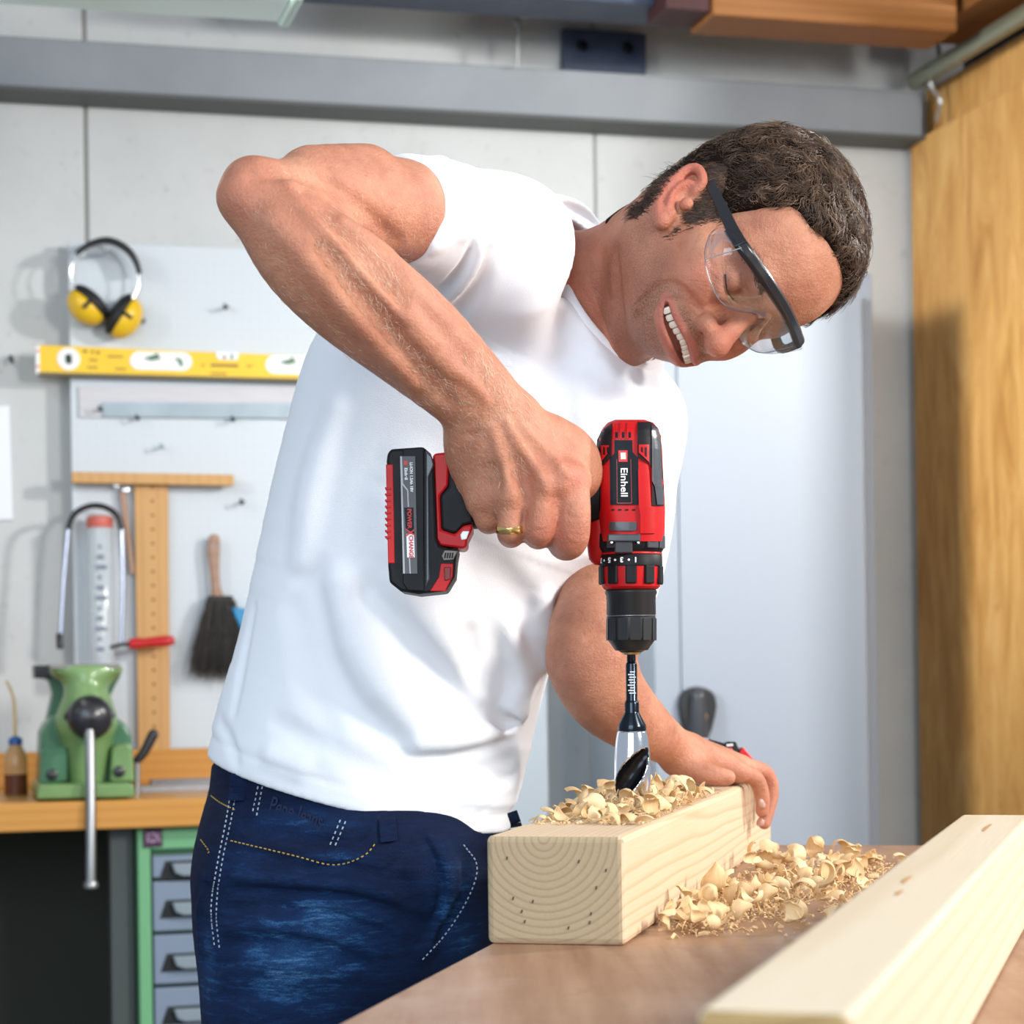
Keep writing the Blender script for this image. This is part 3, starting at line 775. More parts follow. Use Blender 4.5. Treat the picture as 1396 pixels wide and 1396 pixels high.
    pr = on_surf(JEANS, [(370, 1098), (440, 1122)], 1, .0012)
    if len(pr) > 1:
        text_obj('lettering', 'Pepe Jeans', .021, te, je, (pr[0] + pr[-1]) / 2, pr[-1] - pr[0], V(.1, .1, 1), ext=.0006, bold=.0002, sx=.62)
    # shoes
    for x, y, d in ((385, 2480, 2.02), (640, 2330, 2.26)):
        p = P(x, y, d); p[2] = 0; S = SDF(); fw = V(.86, -.5, 0)
        S.add(Chain([p + V(0, 0, .05) - fw * .04, p + V(0, 0, .045) + fw * .06, p + V(0, 0, .035) + fw * .18], [.045, .045, .036]), .02)
        S.add(Chain([p + V(0, 0, .05), p + V(0, 0, .13)], [.05, .05]), .03); S.add(Plane(V(0, 0, .003), V(0, 0, -1)), .004, 'i')
        v, f = S.mesh(p + V(-.3, -.3, -.02), p + V(.3, .3, .22), .006); mesh_obj('shoe', v, f, mat('shoe_leather', (.05, .04, .035), .5), man, smooth=True)
def person_skin(parent, m):
    lo = P(290, 1150, 1.99); c = [P(290, 150, 1.5), P(1190, 1150, 2.25), P(290, 1150, 2.25), P(1190, 150, 2.25), P(290, 150, 2.25), P(1190, 150, 1.5)]
    lo = np.min(c, 0); hi = np.max(c, 0); lo[1] = 1.42; hi[1] = 2.28
    v, f = SKIN.mesh(lo, hi, .0018)
    v = smooth_mesh(v, f, 1, .35)
    o = mesh_obj('body', v, f, m, parent, smooth=True)
    e = np.sort(np.concatenate([f[:, [0, 1]], f[:, [1, 2]], f[:, [2, 3]], f[:, [3, 0]]]), 1); kk = e[:, 0].astype(np.int64) * len(v) + e[:, 1]
    if (np.unique(kk, return_counts=True)[1] == 1).any():                # close pinholes
        bm = bmesh.new(); bm.from_mesh(o.data); bmesh.ops.holes_fill(bm, edges=[x for x in bm.edges if len(x.link_faces) == 1], sides=0)
        for x in bm.faces: x.smooth = True
        bm.to_mesh(o.data); bm.free()
    h = to_head(v); r = np.zeros((len(v), 4)); r[:, 3] = 1
    def blob(c, s): return np.exp(-(((h - np.array(c)) / np.array(s)) ** 2).sum(1))
    red = .9 * blob((0, .022, -.036), (.014, .018, .014)) + .6 * blob((.042, -.01, -.034), (.02, .02, .016)) + .5 * blob((-.042, -.01, -.034), (.02, .02, .016))
    red += .9 * np.clip((np.abs(h[:, 0]) - .079) / .010, 0, 1) * (np.abs(h[:, 1] + .09) < .05) * (np.abs(h[:, 2]) < .06)
    red += .35 * np.exp(-np.linalg.norm(v - P(810, 420, 1.86), axis=1) ** 2 / .07 ** 2)
    for a, b, d in ((335, 262, 1.55), (777, 656, 1.63), (742, 662, 1.63), (770, 735, 1.63), (735, 728, 1.63), (1045, 1060, 2.1), (1040, 1100, 2.09)):
        red += .5 * np.exp(-np.linalg.norm(v - P(a, b, d), axis=1) ** 2 / .018 ** 2)
    # beard shadow: jaw, chin, upper lip, in front of the ear
    st = np.clip(1.25 - np.linalg.norm((h - np.array([0, -.012, -.076])) / np.array([.052, .075, .036]), axis=1), 0, 1) * 2.2
    jaw = np.clip((-.040 - h[:, 2] + .35 * (np.abs(h[:, 0]) - .05)) / .025, 0, 1) * np.clip((h[:, 1] + .105) / .03, 0, 1) * (h[:, 2] > -.13)
    st = np.clip(np.maximum(st, .7 * jaw), 0, 1) * np.clip((-.043 - h[:, 2]) / .010, 0, 1)
    def dist(pts):
        q = catmull(pts, 6); dd = np.full(len(v), 9.)
        near = np.abs(h).max(1) < .12; hh = h[near]
        if len(hh): dd[near] = np.min(np.linalg.norm(hh[:, None] - q[None], axis=2), axis=1)
        return dd
    lip = np.clip(1 - (dist(UL) - .0036) / .002, 0, 1); lip = np.maximum(lip, np.clip(1 - (dist(LL) - .0052) / .0022, 0, 1))
    mouth = np.clip(1 - (dist([(x, y - .008, z) for x, y, z in MO]) - .005) / .002, 0, 1)
    lip = np.clip(np.maximum(lip, mouth), 0, 1)
    st *= 1 - lip
    lids = .6 * blob((.031, .0, -.008), (.02, .02, .012)) + .6 * blob((-.031, .0, -.008), (.02, .02, .012))
    r[:, 0] = np.clip(red, 0, 1); r[:, 1] = st; r[:, 2] = lip
    attr(o, 'tint', r)
    return o
def skin_mat():
    m = mat('skin', (.62, .36, .25), .46); n = N(m); v = n.coord()
    a = n.n('ShaderNodeVertexColor', {'layer_name': 'tint'}); sp = n.n('ShaderNodeSeparateColor', Color=a.outputs[0])
    c = n.ramp(n.noise(v, 22, 6, .65), [(.30, (.40, .148, .086)), (.52, (.525, .225, .133)), (.75, (.63, .305, .190))])
    c = n.mix(n.math('MULTIPLY', n.ramp(n.noise(v, 150, 4, .7), [(.50, (0, 0, 0)), (.72, (1, 1, 1))]), .42), c, (.38, .15, .09))
    c = n.mix(n.math('MULTIPLY', sp.outputs[0], .70), c, (.52, .13, .09))
    dots = n.ramp(n.noise(v, 1000, 2, .7), [(.40, (1, 1, 1)), (.60, (.30, .30, .30))])
    c = n.mix(n.math('MULTIPLY', n.math('MULTIPLY', sp.outputs[1], .80), dots), c, (.10, .06, .045))
    c = n.mix(n.math('MULTIPLY', sp.outputs[2], .55), c, (.42, .11, .10))
    n.base(c)
    n.rough(n.ramp(n.noise(v, 60, 4), [(.3, (.36,) * 3), (.7, (.52,) * 3)]))
    b = n.math('ADD', n.noise(v, 420, 4, .7), n.math('MULTIPLY', n.noise(v, 90, 4, .6), .8))
    n.bump(b, .75, .0018)
    n.b.inputs['Subsurface Weight'].default_value = .18; n.b.inputs['Subsurface Radius'].default_value = (1, .35, .2); n.b.inputs['Subsurface Scale'].default_value = .006
    n.b.inputs['Specular IOR Level'].default_value = .45
    return m
# ------------------------------------------------------------------ hair, brows, teeth, goggles
def strands(name, roots, dirs, nrm, length, rad, m, parent, seg=5, lift=.25, curl=.0, tint=None, gravity=None, kind='stuff'):
    """tapered hairs, three-sided, as one mesh"""
    n = len(roots); pts = np.zeros((n, seg + 1, 3)); pts[:, 0] = roots; d = dirs.copy(); ph = RNG.uniform(0, 6.28, n) if np.isscalar(curl) else curl[1]
    cu = curl if np.isscalar(curl) else curl[0]
    side = np.cross(nrm, dirs); side /= np.linalg.norm(side, axis=1)[:, None] + 1e-9
    for i in range(seg):
        t = (i + .5) / seg
        v = dirs + nrm * (lift * (1 - 1.7 * t))[..., None] if not np.isscalar(lift) else dirs + nrm * (lift * (1 - 1.7 * t))
        v = v + side * (cu * np.sin(ph + t * 5.5))[:, None] 
        v /= np.linalg.norm(v, axis=1)[:, None]
        pts[:, i + 1] = pts[:, i] + v * (length / seg)[:, None]
    T = np.gradient(pts, axis=1); T /= np.linalg.norm(T, axis=2)[:, :, None]
    a = np.cross(T, nrm[:, None, :]); a /= np.linalg.norm(a, axis=2)[:, :, None] + 1e-9; b = np.cross(T, a)
    r = rad[:, None] * np.linspace(1, .25, seg + 1)[None]
    vs = np.stack([pts + r[..., None] * (math.cos(k * 2.0944) * a + math.sin(k * 2.0944) * b) for k in range(3)], 2)   # n,seg+1,3,3
    vs = vs.reshape(-1, 3); base = (np.arange(n) * (seg + 1) * 3)[:, None, None]
    i = np.arange(seg)[None, :, None] * 3; k = np.arange(3)[None, None]
    q = np.stack([base + i + k, base + i + (k + 1) % 3, base + i + 3 + (k + 1) % 3, base + i + 3 + k], -1).reshape(-1, 4)
    o = mesh_obj(name, vs, q.astype(np.int32), m, parent, smooth=True)
    t = np.repeat(RNG.uniform(0, 1, n) if tint is None else tint, (seg + 1) * 3)
    attr(o, 'tint', np.stack([t, t, t, np.ones_like(t)], 1)); o['kind'] = kind; return o
def hair_mat(name, c0, c1, c2, rough=.38):
    m = mat(name, c1, rough, spec=.6); n = N(m); a = n.n('ShaderNodeVertexColor', {'layer_name': 'tint'})
    n.base(n.ramp(a.outputs[0], [(0, c0), (.6, c1), (1, c2)])); return m
HC = V(0, -.085, .020)
AZ = np.radians([0, 10, 20, 27, 34, 44, 50, 54, 57, 60, 63, 67, 72, 76, 80, 86, 95, 106, 118, 135, 155, 180])
EL = np.radians([39, 39, 37.5, 35, 31, 30, 27, 15, 2, -10, -21, -27, -27, -22, -16, -13, -12, -18, -30, -41, -45, -46])
def hair_margin(h):
    q = h - HC; az = np.arctan2(np.abs(q[:, 0]), q[:, 1]); el = np.arctan2(q[:, 2], np.hypot(q[:, 0], q[:, 1]))
    return el - np.interp(az, AZ, EL), az, el
def vnoise(x, seed=0):
    """smooth value noise at points x (already scaled)"""
    i = np.floor(x).astype(np.int64); f = x - i; f = f * f * (3 - 2 * f); out = 0
    for a in (0, 1):
        for b in (0, 1):
            for c in (0, 1):
                n = (i[:, 0] + a) * 374761393 + (i[:, 1] + b) * 668265263 + (i[:, 2] + c) * 2147483647 + seed * 1274126177
                n = (n ^ (n >> 13)) * 1274126177; n = n ^ (n >> 16); r = (n & 0xFFFF) / 65535.0
                out = out + r * np.where(a, f[:, 0], 1 - f[:, 0]) * np.where(b, f[:, 1], 1 - f[:, 1]) * np.where(c, f[:, 2], 1 - f[:, 2])
    return out
SKULL = SDF()
SKULL.add(Ell((0, -.092, .030), (.074, .096, .082)), .01); SKULL.add(Ell((0, -.050, .036), (.060, .051, .050)), .03)
SKULL.add(Chain([(0, -.13, -.01), (0, -.125, -.08)], [.052, .048]), .03)
def hair_thick(h):
    mg, az, el = hair_margin(h)
    full = .0045 + .0055 * np.clip((el + .25) / .9, 0, 1)
    return np.where(mg > 0, full * np.clip(mg / .16, 0, 1) ** .6, -.004 + .0 * mg) - .0005
def person_hair(man):
    m = hair_mat('brown_hair', (.016, .008, .005), (.115, .062, .033), (.46, .29, .17))
    S = SDF(); S.add(Func(lambda x: SKULL.ev(x) - np.clip(hair_thick(x), -.004, .03) + .0022 * (vnoise(x * 130) - .5)), .001)
    v, f = S.mesh((-.10, -.215, -.13), (.10, .03, .135), .0026); v = smooth_mesh(v, f, 2, .4)
    mc = hair_mat('scalp_hair', (.012, .007, .005), (.03, .017, .010), (.05, .03, .018), .95); mc.node_tree.nodes['Principled BSDF'].inputs['Specular IOR Level'].default_value = .08
    cap = mesh_obj('hair', from_head(v), f, mc, man, smooth=True); attr(cap, 'tint', np.tile([.05, .05, .05, 1], (len(v), 1)))
    # strands over it
    e1, e2 = v[f[:, 1]] - v[f[:, 0]], v[f[:, 3]] - v[f[:, 0]]; nn = np.cross(e1, e2); ar = np.linalg.norm(nn, axis=1); nn /= ar[:, None] + 1e-12; c = v[f].mean(1)
    if ((c - HC) * nn).sum() < 0: nn = -nn
    mg, az, el = hair_margin(c); out = ((c - HC) * nn).sum(1) > .02
    w = ar * out * (mg > .015); ix = RNG.choice(len(f), 20000, p=w / w.sum())
    r = c[ix] + RNG.normal(0, .0010, (len(ix), 3)); n = nn[ix]; mg, az, el = hair_margin(r)
    fw = V(0, 1, 0); back = V(0, -.55, -1.0)
    g = np.clip((el - .25) / .7, 0, 1)[:, None]                          # top brushed forward, sides down and back
    d = g * (fw + V(.25, 0, .1)) + (1 - g) * (back * .8 + np.clip(1.3 - az, 0, 1)[:, None] * V(0, .5, -.5))
    wv = np.stack([vnoise(r * 95, s) - .5 for s in (1, 2, 3)], 1); d = d + wv * 3.4 + RNG.normal(0, .14, d.shape)
    d -= n * (d * n).sum(1)[:, None]; d /= np.linalg.norm(d, axis=1)[:, None] + 1e-9
    L = (.007 + .013 * np.clip((el + .1) / .7, 0, 1)) * RNG.uniform(.7, 1.25, len(ix)) * np.clip(.35 + mg * 2.6, .35, 1)
    cl = vnoise(r * 150, 9) * .75 + RNG.uniform(0, .35, len(ix)); ph = vnoise(r * 60, 5) * 12
    strands('hair_strands', from_head(r - n * .0015), d @ HM, n @ HM, L, RNG.uniform(.00022, .00042, len(ix)), m, cap, 5, .55, (.95, ph), np.clip(cl - .1, 0, 1))
    # sideburn, nape wisps and brows
    def patch_hairs(name, pts, cnt, spread, dirn, L, rad, mm, parent, tint=.3, mess=.25):
        q = np.array(pts, float); k = RNG.integers(0, len(q), cnt); q = q[k] + RNG.normal(0, spread, (cnt, 2))
        p, nr, ok = SKIN_BASE.hits(q, 1.5, 2.2, 40); eq = q - V(948, 240); et = np.clip((eq @ V(-43, 60)) / 5449, 0, 1); ok &= ~((np.linalg.norm(eq - et[:, None] * V(-43, 60), axis=1) < 21) & (name != 'eyebrow')); p, nr = p[ok], nr[ok]; n_ = len(p)
        d = np.tile(np.asarray(dirn, float), (n_, 1)) + RNG.normal(0, mess, (n_, 3)); d -= nr * (d * nr).sum(1)[:, None]; d /= np.linalg.norm(d, axis=1)[:, None]
        return strands(name, p, d, nr, L * RNG.uniform(.6, 1.2, n_), np.full(n_, rad), mm, parent, 3, .3, .15 * mess / .25, np.clip(RNG.normal(tint, .2, n_), 0, 1))
    patch_hairs('sideburn', [(950, 290), (957, 284), (964, 280), (972, 286), (962, 294), (952, 297), (946, 298), (968, 276), (976, 292), (966, 240), (972, 236), (978, 250), (972, 262), (966, 254), (984, 262), (980, 276), (990, 280), (986, 292), (964, 228), (972, 230), (978, 238), (986, 246), (990, 262), (978, 226), (984, 232), (989, 240), (992, 230)], 1300, 5.0, -HU * .8 - HF * .3, .010, .00028, m, man, .35)
    patch_hairs('sideburn', [(922, 305), (918, 312), (914, 320), (924, 312)], 90, 3.5, -HU * .8 - HF * .3, .005, .00022, m, man, .3)
    patch_hairs('nape_hair', [(868, 292), (876, 284), (884, 276), (890, 268), (898, 256), (872, 284), (905, 246), (914, 236), (926, 226), (892, 262)], 500, 4.0, -HU * .7 - HF * .6, .014, .00030, m, man, .2)
    bp = [from_head((x, .003 - .25 * max(0, x - .02), .0125 + .10 * (x - .014) - 3.2 * max(0, x - .034) ** 1.5)) for x in np.linspace(.012, .052, 12)]
    patch_hairs('eyebrow', [project(p)[:2] for p in bp], 240, 3.2, HR * .9 + HU * .35, .009, .00026, m, man, .25)
    lash = MB(); q = project(from_head(catmull([(.0185, .002, -.0128), (.025, .004, -.0142), (.031, .0045, -.0148), (.038, .002, -.0138), (.044, -.003, -.0115)], 3)))[:, :2]
    p, nr, ok = SKIN_BASE.hits(q, 1.5, 2.2)
    if ok.sum() > 3:
        lash.tube(p[ok] + nr[ok] * .0002, .0007, 6); lash.build('eyelashes', m, man, smooth=True)
    # light arm hair
    ma = hair_mat('arm_hair', (.42, .24, .14), (.72, .52, .36), (.95, .82, .64), .3)
    poly = [(395, 300), (430, 340), (470, 370), (500, 400), (540, 440), (580, 470), (610, 500), (640, 530), (660, 550), (450, 330), (520, 380), (600, 440), (660, 500), (690, 540), (420, 390), (470, 440), (520, 480), (580, 530), (560, 380), (500, 330), (680, 600), (660, 640), (690, 630)]
    patch_hairs('arm_hair', poly, 2600, 27, P(640, 540, 1.6) - P(430, 350, 1.6) + V(.02, 0, -.09), .0065, .00013, ma, man, .55, .09)
    # teeth
    mt = mat('tooth_enamel', (.80, .76, .66), .22, coat=.3); tb = MB()
    arc = resample(UL, .0002); sl = np.r_[0, np.cumsum(np.linalg.norm(np.diff(arc, axis=0), axis=1))]; sl -= sl[-1] / 2
    for k in range(-5, 6):
        at = k * .0068; q_ = np.array([np.interp(at, sl, arc[:, c_]) for c_ in range(3)]); q2 = np.array([np.interp(at + .002, sl, arc[:, c_]) for c_ in range(3)]); tg = q2 - q_
        x = q_[0]; y = q_[1] - .0055; z = q_[2] - .0042
        a = math.atan2(-tg[1], -tg[0]); ax = V(math.cos(a), math.sin(a), 0); ay = V(-math.sin(a), math.cos(a), 0); wd = .0031 if abs(k) > 1 else .0034
        th = np.arange(8) / 8 * 2 * PI; vs, fs = [], []
        for j, (s_, zz) in enumerate(((.75, .0045), (1, .002), (1, -.0015), (.92, -.0036), (.6, -.0044))):
            for t in th: vs.append(np.array([x, y, z + zz]) + ax * wd * s_ * math.copysign(abs(math.cos(t)) ** .6, math.cos(t)) + ay * .0024 * s_ * math.copysign(abs(math.sin(t)) ** .7, math.sin(t)))
        for j in range(4):
            for t in range(8): fs.append((j * 8 + t, j * 8 + (t + 1) % 8, j * 8 + 8 + (t + 1) % 8, j * 8 + 8 + t))
        fs += [tuple(range(7, -1, -1)), tuple(range(32, 40))]; tb.add(from_head(vs), fs)
    tb.build('teeth', mt, man, smooth=True)
    # finger nails of the far hand
    mn = mat('nail', (.62, .36, .30), .25, coat=.4)
    for x, y, w, h, rz in ((1038.5, 1096, 4.5, 8, -.25), (1036, 1121, 6, 6, .6)):
        p, nr = SKIN.hit(x, y)
        if p is None: continue
        u = V(0, 0, 1) + CR * rz; u -= nr * (u @ nr); u /= np.linalg.norm(u); s_ = np.cross(u, nr); d = p @ CF
        th = np.arange(14) / 14 * 2 * PI
        top = [p + nr * (.0010 - .0009 * math.cos(t) ** 2) + s_ * R(w, d) * math.cos(t) + u * R(h, d) * math.sin(t) for t in th]
        MB().add(top + [p + nr * .0014] + [q_ - nr * .002 for q_ in top], [(i, (i + 1) % 14, 14) for i in range(14)] + [(i, i + 15, (i + 1) % 14 + 15, (i + 1) % 14) for i in range(14)]).build('fingernail', mn, man, smooth=True, angle=80)

def goggles():
    mk = mat('black_nylon', (.012, .012, .014), .30, coat=.2)
    g = thing('safety_goggles', P(1040, 400, 1.76), 'clear safety goggles with a black brow bar worn by the man', 'safety goggles')
    ml = bpy.data.materials.new('clear_lens'); ml.use_nodes = True; t = ml.node_tree; t.nodes.remove(t.nodes['Principled BSDF'])
    tr = t.nodes.new('ShaderNodeBsdfTransparent'); tr.inputs[0].default_value = (.93, .95, .97, 1); gl = t.nodes.new('ShaderNodeBsdfGlossy'); gl.inputs['Roughness'].default_value = .06
    fr = t.nodes.new('ShaderNodeFresnel'); fr.inputs[0].default_value = 1.52; mx = t.nodes.new('ShaderNodeMixShader')
    ad = t.nodes.new('ShaderNodeMath'); ad.operation = 'MULTIPLY_ADD'; ad.inputs[1].default_value = .45; ad.inputs[2].default_value = .008; t.links.new(fr.outputs[0], ad.inputs[0])
    t.links.new(ad.outputs[0], mx.inputs[0]); t.links.new(tr.outputs[0], mx.inputs[1]); t.links.new(gl.outputs[0], mx.inputs[2]); t.links.new(mx.outputs[0], t.nodes['Material Output'].inputs[0])
    h = lambda l: np.array([from_head(HL(a, b, x)) for a, b, x in l])
    up = h([(996, 314, .077), (1008, 331, .0765), (1018, 345, .070), (1030, 361, .058), (1044, 381, .044), (1055, 398, .029), (1064, 412, .014), (1071, 424, .001), (1076, 434, -.011), (1080, 442, -.023), (1084, 451, -.038), (1087, 460, -.052), (1090, 468, -.064)])
    dn = h([(968, 320, .077), (962, 336, .0765), (961, 354, .073), (965, 374, .065), (974, 398, .052), (988, 416, .035), (1008, 424, .018), (1030, 429, .003), (1013, 444, -.008), (1007, 459, -.020), (1019, 473, -.037), (1042, 481, -.053), (1080, 472, -.064)])
    up, dn = catmull(up, 3), catmull(dn, 3); m = len(up); vs = []; k = 7
    cen = from_head((0, -.03, -.01))
    for a, b in zip(up, dn):
        for j in range(k):
            t_ = j / (k - 1); p = a * (1 - t_) + b * t_; o = p - cen; vs.append(p + o / np.linalg.norm(o) * .006 * math.sin(t_ * PI))
    fs = [(i * k + j, i * k + j + 1, (i + 1) * k + j + 1, (i + 1) * k + j) for i in range(m - 1) for j in range(k - 1)]
    o = MB().add(vs, fs).build('lens', ml, g, smooth=True, angle=80)
    md = o.modifiers.new('solid', 'SOLIDIFY'); md.thickness = .0016; md.offset = 0
    rimm = mat('lens_rim', (.55, .58, .60), .15, trans=.6)
    MB().tube(catmull(dn, 2), .00055, 6).build('lens_rim', rimm, g, smooth=True)
    bar = MB(); q = up; n_ = len(q); outd = [(p - cen) / np.linalg.norm(p - cen) for p in q]; vs = []
    for i, p in enumerate(q):
        T = q[min(i + 1, n_ - 1)] - q[max(i - 1, 0)]; T /= np.linalg.norm(T); o_ = outd[i] - T * (outd[i] @ T); o_ /= np.linalg.norm(o_); u_ = np.cross(T, o_)
        for a_, b_ in ((-.0052, -.0018), (.0052, -.0018), (.0058, .0014), (.0030, .0034), (-.0030, .0034), (-.0058, .0014)): vs.append(p + u_ * a_ + o_ * b_)
    fs = [(i * 6 + j, i * 6 + (j + 1) % 6, i * 6 + 6 + (j + 1) % 6, i * 6 + 6 + j) for i in range(n_ - 1) for j in range(6)] + [tuple(range(6)), tuple((n_ - 1) * 6 + j for j in range(5, -1, -1))]
    bar.add(vs, fs).build('brow_bar', mk, g, smooth=True, angle=35, bevel=.0006)
    def arm(pts, name):
        q = catmull(np.array(pts), 4); vs = []; n_ = len(q)
        for i, p in enumerate(q):
            T = q[min(i + 1, n_ - 1)] - q[max(i - 1, 0)]; T /= np.linalg.norm(T); o_ = HR - T * (HR @ T); o_ /= np.linalg.norm(o_); u_ = np.cross(T, o_); wd = .0034 + .0022 * i / n_
            for a_, b_ in ((-wd, -.0014), (wd, -.0014), (wd, .0014), (-wd, .0014)): vs.append(p + u_ * a_ + o_ * b_)
        fs = [(i * 4 + j, i * 4 + (j + 1) % 4, i * 4 + 4 + (j + 1) % 4, i * 4 + 4 + j) for i in range(n_ - 1) for j in range(4)] + [(0, 1, 2, 3), tuple((n_ - 1) * 4 + j for j in (3, 2, 1, 0))]
        MB().add(vs, fs).build(name, mk, g, smooth=True, angle=35, bevel=.0006)
    arm(h([(962, 238, .079), (972, 258, .081), (984, 282, .081), (997, 310, .080), (1010, 334, .078)]), 'temple')
    arm([from_head((-.079, -.075, .004)), from_head((-.080, -.05, .008)), from_head((-.076, -.02, .010)), up[-1] - 0 * HR], 'temple')
    lr = h([(962, 353, .0765), (985, 346, .0775), (1011, 338, .0775)])
    MB().tube(lr, .0006, 6).build('lens_rib', rimm, g, smooth=True)
# ------------------------------------------------------------------ the cordless drill, its bit and the ring
DD = 1.70
def D(px, py, off=0.0): return P(px, py, DD - off)
def pxm(a): return a * DD / FPX
AXX = 860.0
def drill_axis(y): return 858.5 + (y - 575) * .0075
# housing: half-width left and right of the axis, by height in the photo
HY = [572, 576, 584, 596, 612, 640, 680, 692, 720, 738]
HL_ = [20, 30, 37, 42, 45, 47, 47, 46, 42, 40]
HR_ = [20, 32, 39, 42, 44, 45, 47, 47.5, 47, 46]
HB = [.012, .020, .0245, .0265, .0275, .0285, .0290, .0290, .0285, .0280]
def housing_off(px, py):
    """how far the housing's skin stands towards the viewer at a photo pixel"""
    a = drill_axis(py); l, r, b = np.interp(py, HY, HL_), np.interp(py, HY, HR_), np.interp(py, HY, HB)
    u = (px - a) / (l if px < a else r); return b * max(0.0, 1 - min(abs(u), .999) ** 3.0) ** (1 / 3.0)
def patch(outline, surf, lift, thick, step=4.0):
    """a plate that follows a curved surface; outline in photo pixels"""
    bm = bmesh.new(); o = []
    for i, (x, y) in enumerate(outline):
        x1, y1 = outline[(i + 1) % len(outline)]; n = max(1, int(math.hypot(x1 - x, y1 - y) / step))
        for k in range(n): o.append((x + (x1 - x) * k / n, y + (y1 - y) * k / n))
    vs = [bm.verts.new((x, y, 0)) for x, y in o]; bm.faces.new(vs)
    xs = [p[0] for p in o]; ys = [p[1] for p in o]
    bmesh.ops.triangulate(bm, faces=bm.faces[:])
    for ax, lo, hi in ((0, min(xs), max(xs)), (1, min(ys), max(ys))):
        c = lo + step
        while c < hi - 1e-3:
            no = (1, 0, 0) if ax == 0 else (0, 1, 0); co = (c, 0, 0) if ax == 0 else (0, c, 0)
            bmesh.ops.bisect_plane(bm, geom=bm.verts[:] + bm.edges[:] + bm.faces[:], plane_co=co, plane_no=no); c += step
    bm.verts.ensure_lookup_table(); bm.verts.index_update()
    top = []; n = len(bm.verts)
    for v in bm.verts: top.append((v.co.x, v.co.y))
    vs = [D(x, y, surf(x, y) + lift) for x, y in top] + [D(x, y, surf(x, y) + lift - thick) for x, y in top]
    fs = [tuple(v.index for v in f.verts) for f in bm.faces]; allf = list(fs) + [tuple(i + n for i in reversed(f)) for f in fs]
    for e in bm.edges:
        if len(e.link_faces) == 1: a, b = e.verts[0].index, e.verts[1].index; allf.append((a, b, b + n, a + n))
    bm.free(); return MB().add(vs, allf)
def cordless_drill():
    red = noisy('red_plastic', (.47, .005, .007), (.53, .007, .008), 40, .42, .06, 900, spec=.3, bd=.0005); blk = noisy('black_rubber', (.007, .007, .008), (.012, .012, .014), 60, .50, .10, 900, spec=.2, bd=.0004)
    gry = mat('grey_plastic', (.045, .05, .06), .32, coat=.2); ink = mat('label_navy', (.002, .004, .008), .5, spec=.25); wht = mat('print_white', (.85, .85, .85), .5)
    rp = mat('print_red', (.60, .012, .012), .45); slv = mat('label_silver', (.36, .37, .39), .5, .2); ch = mat('black_steel', (.02, .02, .022), .28, .3); led = mat('led_lens', (.85, .88, .95), .15)
    t = thing('cordless_drill', D(858, 690), 'red and black cordless drill held nose down in his right hand', 'drill')
    # housing as a loft of rounded sections
    n = 36; vs = []; ys = np.unique(np.r_[np.linspace(572, 584, 7), np.linspace(584, 738, 26)])
    for y in ys:
        a = drill_axis(y); l, r, b = np.interp(y, HY, HL_), np.interp(y, HY, HR_), np.interp(y, HY, HB)
        for k in range(n):
            th = k / n * 2 * PI; c, s = math.cos(th), math.sin(th); p = 2 / 3.0
            u = math.copysign(abs(c) ** p, c); v = math.copysign(abs(s) ** p, s)
            vs.append(D(a + u * (r if u > 0 else l), y, v * b))
    m = len(ys); fs = [(i * n + k, i * n + (k + 1) % n, (i + 1) * n + (k + 1) % n, (i + 1) * n + k) for i in range(m - 1) for k in range(n)] + [tuple(range(n)), tuple((m - 1) * n + k for k in range(n - 1, -1, -1))]
    MB().add(vs, fs).build('housing', red, t, smooth=True, angle=50)
    S = housing_off
    def pl(name, out, mt, lift, th, par=t, bev=.0005, step=4.0):
        o = patch(out, S, lift, th, step).build(name, mt, par, smooth=True, angle=40); return o
    pl('overmould', [(813, 612), (814, 600), (820, 587), (834, 577), (833, 622), (819, 637), (818, 694), (812, 708), (812, 650)], blk, .0018, .006)
    pl('overmould', [(869, 575), (887, 575), (895, 582), (901, 594), (902, 620), (905, 660), (905, 690), (889, 689), (889, 640), (886, 632), (869, 623)], blk, .0018, .006)
    pl('side_rib', [(888.5, 579), (897, 583), (900.5, 600), (903, 662), (905.5, 672), (905, 688), (896, 688), (893, 664), (889, 655)], gry, .0030, .004)
    for k, out in enumerate(([(819, 607), (830, 607), (830, 616), (820, 629)], [(871, 606), (885, 606), (885, 630), (871, 617)])):
        pl('vent_frame', out, red, .0026, .003)
        x0 = 822 if k == 0 else 874
        for j in range(2): pl('vent_slot', [(x0 + j * 5.2, 609.5), (x0 + 2.6 + j * 5.2, 609.5), (x0 + 2.6 + j * 5.2, 617 + (6 * j if k else -2 * j + 3)), (x0 + j * 5.2, 615 + (6 * j if k else -3 * j + 5))], ink, .0029, .002)
    for j in range(3):
        pl('vent_slot', [(839 + j * 9, 589), (842 + j * 9, 589), (842 + j * 9, 596.5), (839 + j * 9, 596.5)], ink, .0006, .002)
        pl('cooling_rib', [(836.5 + j * 9.2, 576), (838.2 + j * 9.2, 576), (838.2 + j * 9.2, 598), (836.5 + j * 9.2, 598)], red, .0016, .002)
    lab = pl('name_plate', [(837.5, 600), (862, 600), (862.5, 616), (870, 625), (871, 688), (832, 688), (831, 625), (837.5, 618)], ink, .0012, .003)
    red_line = mat('print_dark_red', (.30, .02, .02), .4)
    for out in ([(840.5, 626), (841.3, 626), (841.8, 686), (841, 686)], [(859.5, 626), (860.3, 626), (861.5, 686), (860.7, 686)], [(841, 685.4), (861.5, 685.4), (861.5, 686.4), (841, 686.4)]): pl('plate_line', out, red_line, .0016, .001, lab)
    zf = lambda x, y: S(x, y) + .0018
